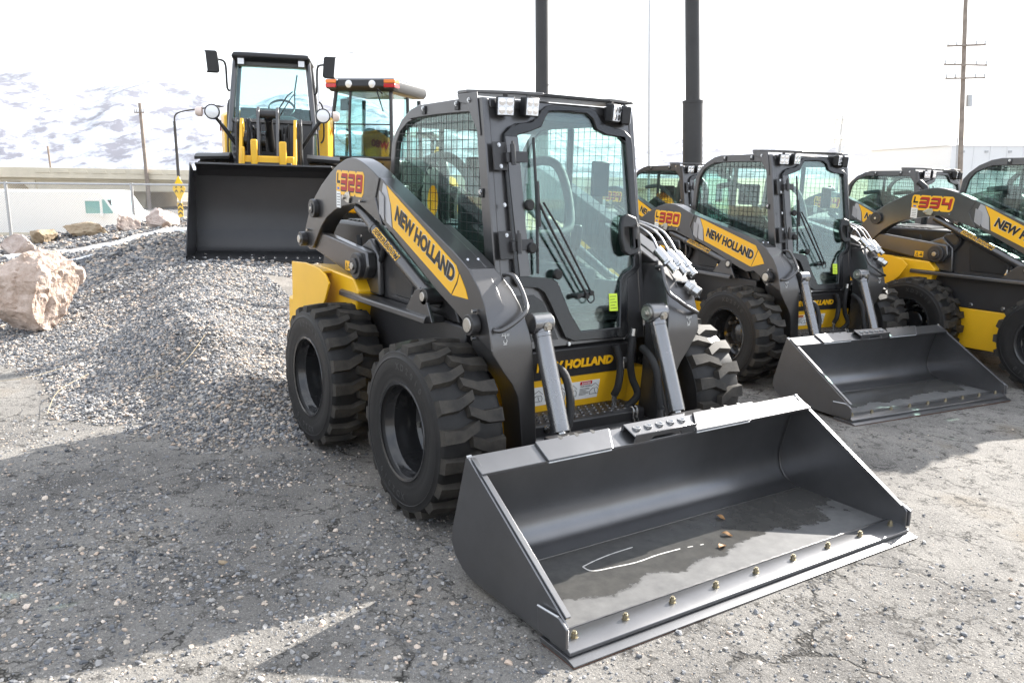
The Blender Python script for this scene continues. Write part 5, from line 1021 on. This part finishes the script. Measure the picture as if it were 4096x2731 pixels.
# ------------------------------------------------------------------ poles and lamps
def pole(name, label, cat, base, top, r0, r1, m, group=None):
    rt = thing(name, label, cat, Matrix.Translation(base), group); d = Vector(top) - Vector(base); return rt, d
def gpt(r, d): p = site(r, d); return Vector((p.x, p.y, gz(p.x, p.y)))
b0 = gpt(.52, 14); o = thing('sign_post', 'tall thick black steel post rising behind the L328 cab roof', 'post', Matrix.Translation(b0)); up_ = E3 * 9 + E1 * -.10
part('shaft', MB().cyl((0, 0, -.3), up_, .105, 32), POLE, o); part('weld_ring', MB().cyl(up_ * .335, up_ * .3365, .109, 32), POLE, o); part('base_plate', MB().box(-.3, .3, -.3, .3, -.05, .03), POLE, o)
b0 = gpt(2.84, 13); o = thing('sign_post', 'tall thick black steel post with a wider sleeve, behind the L320', 'post', Matrix.Translation(b0)); up_ = E3 * 9 + E1 * -.42; t_ = (2.77 - (b0 - O0).dot(E3)) / 9
part('shaft', MB().cyl(up_ * t_, up_, .107, 32), POLE, o); part('sleeve', MB().cyl((0, 0, -.3), up_ * t_, .150, 32).cyl(up_ * (t_ - .002), up_ * (t_ + .003), .155, 32), POLE, o, .004); part('base_plate', MB().box(-.35, .35, -.35, .35, -.05, .03), POLE, o)
b0 = gpt(7.3, 45); o = thing('light_pole', 'slim pale grey light pole between the two black posts', 'light pole', Matrix.Translation(b0)); up_ = E3 * 14 + E1 * -.42
part('shaft', MB().cyl((0, 0, -.5), up_, .075, 16, .05), GALV, o); part('lamp_head', MB().cyl(up_, up_ + E1 * 1.4 + E3 * .3, .03, 8).box(up_.x - .1, up_.x + .1, up_.y - .3, up_.y + .3, up_.z + .2, up_.z + .3), GALV, o)
def cobra(r, d, ztop, reach, label, m, lean=0, base=None):
    b0 = gpt(r, d); z0 = (b0 - O0).dot(E3); o = thing('street_lamp', label, 'street lamp', Matrix.Translation(b0)); H_ = ztop - z0
    pts = [E3 * -.3, E3 * (H_ - .35) + E1 * lean * .9, E3 * (H_ - .12) + E1 * (lean + .06 * np.sign(reach)), E3 * H_ + E1 * (lean + reach * .3), E3 * (H_ + .12) + E1 * (lean + reach)]
    part('shaft', MB().tube(pts[:2], [.065, .048], 12), m, o); part('arm', MB().tube(pts[1:], .026, 10, 4), m, o); e = pts[-1]; part('lamp_head', MB().loft([[e + E1 * x + E2 * (-.09 * k) + E3 * dz, e + E1 * x + E2 * (.09 * k) + E3 * dz, e + E1 * x + E2 * (.07 * k) + E3 * (dz + .07 * k), e + E1 * x + E2 * (-.07 * k) + E3 * (dz + .07 * k)] for x, k, dz in ((0, .6, 0), (np.sign(reach) * .25, 1.2, 0), (np.sign(reach) * .5, .5, .02))]), m, o)
cobra(-11.7, 30, 3.86, 1.25, 'black curved street lamp in front of the mountains beside the wheel loader', POLE)
cobra(-13.3, 60, 9.7, 2.1, 'pale street lamp arm rising behind the wheel loader cab', GALV)
def utility(r, d, ztop, label, arms, m=WOOD, lean=0., rad=.15):
    b0 = gpt(r, d); z0 = (b0 - O0).dot(E3); H_ = ztop - z0; o = thing('utility_pole', label, 'utility pole', Matrix.Translation(b0)); ax = E3 * H_ + E1 * lean
    part('shaft', MB().cyl(ax * -.03, ax, rad, 14, rad * .72), m, o)
    for z, w_, yaw in arms:
        p = ax * ((z - z0) / H_); dr = (E1 * math.cos(R(yaw)) + E2 * math.sin(R(yaw))); a = part('crossarm', MB().tube([p - dr * w_ + E2 * -.2, p + dr * w_ + E2 * -.2], .06, 4), m, o)
        for t in (-.95, -.5, .5, .95): part('insulator', MB().cyl(p + dr * w_ * t + E2 * -.2 + E3 * .05, p + dr * w_ * t + E2 * -.2 + E3 * .22, .045, 8), GALV, a)
    return o, ax, z0, H_
o, ax, z0, H_ = utility(23.75, 45, 13.0, 'tall wooden utility pole with three crossarms beside the white warehouse', ((8.15, .9, -15), (7.2, 1.2, 8), (6.55, .95, -10)), WOOD, -.95, .135)
part('transformer', MB().cyl(ax * ((5.15 - z0) / H_) + E1 * .36, ax * ((5.75 - z0) / H_) + E1 * .36, .16, 16), GALV, o); part('conduit', MB().tube([ax * -.02 - E1 * .20, ax * .30 - E1 * .2], .04, 8), GALV, o)
utility(-25.6, 60, 6.55, 'weathered wooden utility pole standing against the snowy mountain beyond the bridge', ((5.9, .35, 0),), WOOD, -.1, .15)
utility(-43, 80, 4.3, 'short far wooden pole above the concrete bridge', (), WOOD, -.15, .12)
# poles across the street behind the camera: the photograph shows them mirrored in the cab door
for i, (r_, d_) in enumerate(((-10, -26), (2, -30), (13, -24), (22, -33))):
    o = utility(r_, d_, 11 + i * .4, 'wooden utility pole across the street, mirrored in the cab door glass', ((10.2 + i * .4, 1.2, 10), (9.2 + i * .4, 1.0, 10)), WOOD, .2, .15)[0]; o['group'] = 'utility poles across the street'
b0 = gpt(57.2, 150); o = thing('cell_tower', 'slim cell tower with two rings of antennas, above the L320 roof', 'tower', Matrix.Translation(b0)); z0 = (b0 - O0).dot(E3)
part('mast', MB().cyl(E3 * -1, E3 * (11.8 - z0), .28, 12, .18), GALV, o)
for z in (11.0, 7.6):
    for k in range(6): a = k * 1.047; c_ = E3 * (z - z0) + (E1 * math.cos(a) + E2 * math.sin(a)) * 1.1; part('antenna', MB().box(c_.x - .14, c_.x + .14, c_.y - .14, c_.y + .14, c_.z - .8, c_.z + .8), WHITE, o)
    part('ring', MB().lathe([(1.05, -.04), (1.1, .04), (1.0, .04)], 18, tuple(E3 * (z - z0)), 'z'), GALV, o)
# white warehouse beyond the utility pole
o = thing('warehouse', 'long white metal clad warehouse behind the L334 cab', 'building', SITE @ Matrix.Translation((38.5, 62, -1.2)))
part('wall', MB().box(-6.8, 8, 0, 14, 0, 4.95), WHITE, o)
part('roof', MB().prism([(-.1, 4.96), (7, 5.5), (14.1, 4.96)], -6.9, 8.1, 'x'), WHITE, o)
m = MB()
for k in range(12): m.nxt(); m.box(-6.4 + k * 1.2, -6.34 + k * 1.2, -.05, -.002, 0, 4.9)
part('cladding_rib', m, WHITE, o)
m = MB()
for k in range(8): m.nxt(); m.box(-6.1 + k * 1.7, -5.85 + k * 1.7, -.06, -.003, 4.45, 4.6)
part('vent', m, GALV, o)

# ------------------------------------------------------------------ fence, van, road sign, bridge
fa, fb = Vector((-13.4, 18.0)), Vector((-3.4, 17.7)); fl = fb - fa
def fpnt(t, z): q_ = fa + fl * t; return site(q_.x, q_.y, z)
o = thing('chain_link_fence', 'galvanised chain link fence along the back of the gravel bank', 'fence', Matrix.Translation(fpnt(0, .5))); org = fpnt(0, .5)
ztop = lambda t: 1.56 - .10 * t; zbot = lambda t: .30
part('top_rail', MB().tube([fpnt(t, ztop(t)) - org for t in (0, .25, .5, .75, 1)], .021, 10), GALV, o)
for k in range(5): t = .0075 + k * .268; part('post', MB().cyl(fpnt(t, -.3) - org, fpnt(t, ztop(t) + .03) - org, .033, 14), GALV, o) if t < 1 else None
m = MB(); stp = .052; Lf = fl.length; n = int(Lf / stp)
for sgn in (1, -1):
    for k in range(-26, n + 26):
        u0 = k * stp; z0_, z1_ = .30, 1.53; u1 = u0 + sgn * (z1_ - z0_)
        a, b = (u0, z0_), (u1, z1_); segs = 3
        for j in range(1):
            lo, hi = 0., 1.
            if min(a[0], b[0]) < 0 or max(a[0], b[0]) > Lf: continue
            m.cyl(fpnt(a[0] / Lf, a[1]) - org, fpnt(b[0] / Lf, b[1]) - org, .0019, 3, None, False)
mesh_ = part('wire_mesh', m, GALV, o, 0, 0); mesh_['kind'] = 'stuff'
# van on the street below
o = thing('step_van', 'white delivery step van parked behind the chain link fence', 'van', SITE @ Matrix.Translation((-17.0, 26.2, -.95)))
VW = mat('van_white', (.85, .85, .84), .4)
part('body', MB().prism([(-2.6, .55), (-2.6, 2.20), (3.95, 2.16), (4.33, 2.14), (4.72, 1.52), (5.05, 1.36), (5.12, .75), (5.0, .55)], 0, 2.1), VW, o, .03)
part('side_rail', MB().box(-2.6, 4.9, -.03, -.003, .80, .90), CONC, o, .01); part('sill_strip', MB().box(-2.6, 4.6, -.02, -.003, .56, .74), WHITE, o)  # side rail, and a plain white strip along the sill beneath it
part('door_window', MB().box(3.83, 4.28, -.012, -.002, 1.48, 1.86), GLASSD, o); part('quarter_window', MB().prism([(4.36, 1.48), (4.66, 1.48), (4.66, 1.52), (4.42, 1.90), (4.36, 1.90)], -.012, -.002), GLASSD, o)
part('window_backing', MB().box(3.80, 4.30, .004, .4, 1.46, 1.88) if False else MB().box(3.8, 4.62, .05, .06, 1.46, 1.9), CABGREY, o)
part('windscreen', MB().prism([(4.36, 2.08), (4.70, 1.54), (4.715, 1.55), (4.375, 2.09)], .1, 2.0), GLASSD, o)
part('window_frame', MB().prism([(3.78, 1.44), (4.32, 1.44), (4.32, 1.90), (3.78, 1.90)], -.02, -.001, 'y', [[(3.83, 1.48), (4.28, 1.48), (4.28, 1.86), (3.83, 1.86)]]), VW, o)
for x in (-.95, 3.9):
    for y in (.14, 1.96): wh = part('wheel', MB().lathe([(.20, -.12), (.34, -.12), (.38, -.08), (.38, .08), (.34, .12), (.20, .12)], 26, (0, 0, 0), 'y', True), RUBBER, o); wh.location = (x, y, .38); part('hub', MB().lathe([(0, -.10), (.1, -.10), (.2, -.06), (.2, .06), (.1, .1), (0, .1)], 18), WHITE, wh)
part('bumper', MB().box(5.03, 5.2, .1, 2.0, .5, .72), WHITE, o, .02); part('wing_mirror', MB().box(4.3, 4.4, -.16, -.06, 1.36, 1.5), WHITE, o, .02)
# road sign: yellow diamond with two black symbols
sg = site(-7.8, 20, 0); o = thing('road_sign', 'yellow diamond road sign with black symbols beside the wheel loader bucket', 'sign', SITE @ Matrix.Translation((-7.82, 20, .1)))
part('post', MB().box(-.03, .03, .012, .06, -.6, 1.56), GALV, o); SY = mat('sign_yellow', (.85, .55, .005), .4)
part('panel', MB().prism([(0, .98), (.155, 1.28), (0, 1.58), (-.155, 1.28)], .0, .011), SY, o)
m = MB()
for s in (-1, 1): m.nxt(); m.prism([(s * .035, 1.30), (s * .06, 1.36), (s * .085, 1.30)], -.002, -.0005); m.prism([(s * .02, 1.19), (s * .06, 1.27), (s * .105, 1.21), (s * .09, 1.19), (s * .06, 1.225), (s * .035, 1.19)], -.002, -.0005)
part('symbol', m, INK, o); part('marker_panel', MB().box(-.06, .06, .0, .011, .62, .95), SY, o)
m = MB()
for k in range(3): m.prism([(-.055, .66 + k * .10), (0, .71 + k * .10), (.055, .66 + k * .10), (.055, .70 + k * .10), (0, .75 + k * .10), (-.055, .70 + k * .10)], -.002, -.0005)
part('chevrons', m, INK, o)
# concrete road bridge
o = thing('road_bridge', 'long pale concrete road bridge with panelled parapet behind the fence', 'bridge', SITE @ Matrix.Translation((-29, 60, 0)) @ Matrix.Rotation(R(1.0), 4, 'Y') @ Matrix.Rotation(R(4), 4, 'Z'))
part('deck', MB().box(-16, 40, .3, 12, 1.25, 1.56), CONC, o, .03); part('edge_beam', MB().box(-4.6, 40, .45, .9, .55, 1.25).box(3.0, 40, .40, .449, .62, 1.18), CONC, o, .02); part('girder', MB().box(-4.6, 40, 3.5, 4.0, .6, 1.25).box(-4.6, 40, 7.5, 8, .6, 1.25), CONC, o)
part('parapet', MB().box(-16, 40, 0, .3, 1.40, 2.13).box(-16, 40, 11.7, 12, 1.4, 2.1), CONC, o, .03)
m = MB()
for k in range(22): m.nxt(); x = -4.3 + k * 1.28; m.prism([(x, 1.78), (x + 1.0, 1.78), (x + .9, 1.98), (x, 1.98)], -.05, -.002)
part('parapet_panel', m, CONC, o, .01)
part('abutment', MB().prism([(-16, -2), (-16, 1.39), (-4.55, 1.39), (-4.55, -2)], .31, 11.5), CONC, o)
for x in (1.6, 12): part('pier', MB().prism([(x - .5, -2.2), (x - .7, .2), (x - .95, .56), (x + .95, .56), (x + .7, .2), (x + .5, -2.2)], 2.2, 9.5), CONC, o, .05)
part('embankment', MB().loft([[(-16, 1.30, 1.2), (-5, 1.3, 1.2), (-5, -1, 0), (-16, -1, 0)], [(-16, -.5, 1.2), (-6, -.5, 1.1), (-3.5, -4, -1.2), (-16, -4, -1.2)]]), FIELD, o)
part('far_barrier', MB().box(-3, 14, 13, 13.4, -1.8, -.55), WHITE, o)

# ------------------------------------------------------------------ the air of the valley
def haze():
    m = bpy.data.materials.new('valley_haze'); m.use_nodes = True; n = m.node_tree.nodes; n.remove(n['Principled BSDF'])
    v = n.new('ShaderNodeVolumePrincipled'); v.inputs['Color'].default_value = (.93, .955, 1, 1); v.inputs['Density'].default_value = .00006; v.inputs['Anisotropy'].default_value = .2
    m.node_tree.links.new(v.outputs['Volume'], n['Material Output'].inputs['Volume'])
    o = obj('haze', MB().box(-12000, 12000, -12000, 12000, -520, 1100).mesh('haze', 0), m); o['kind'] = 'stuff'; return o
haze()
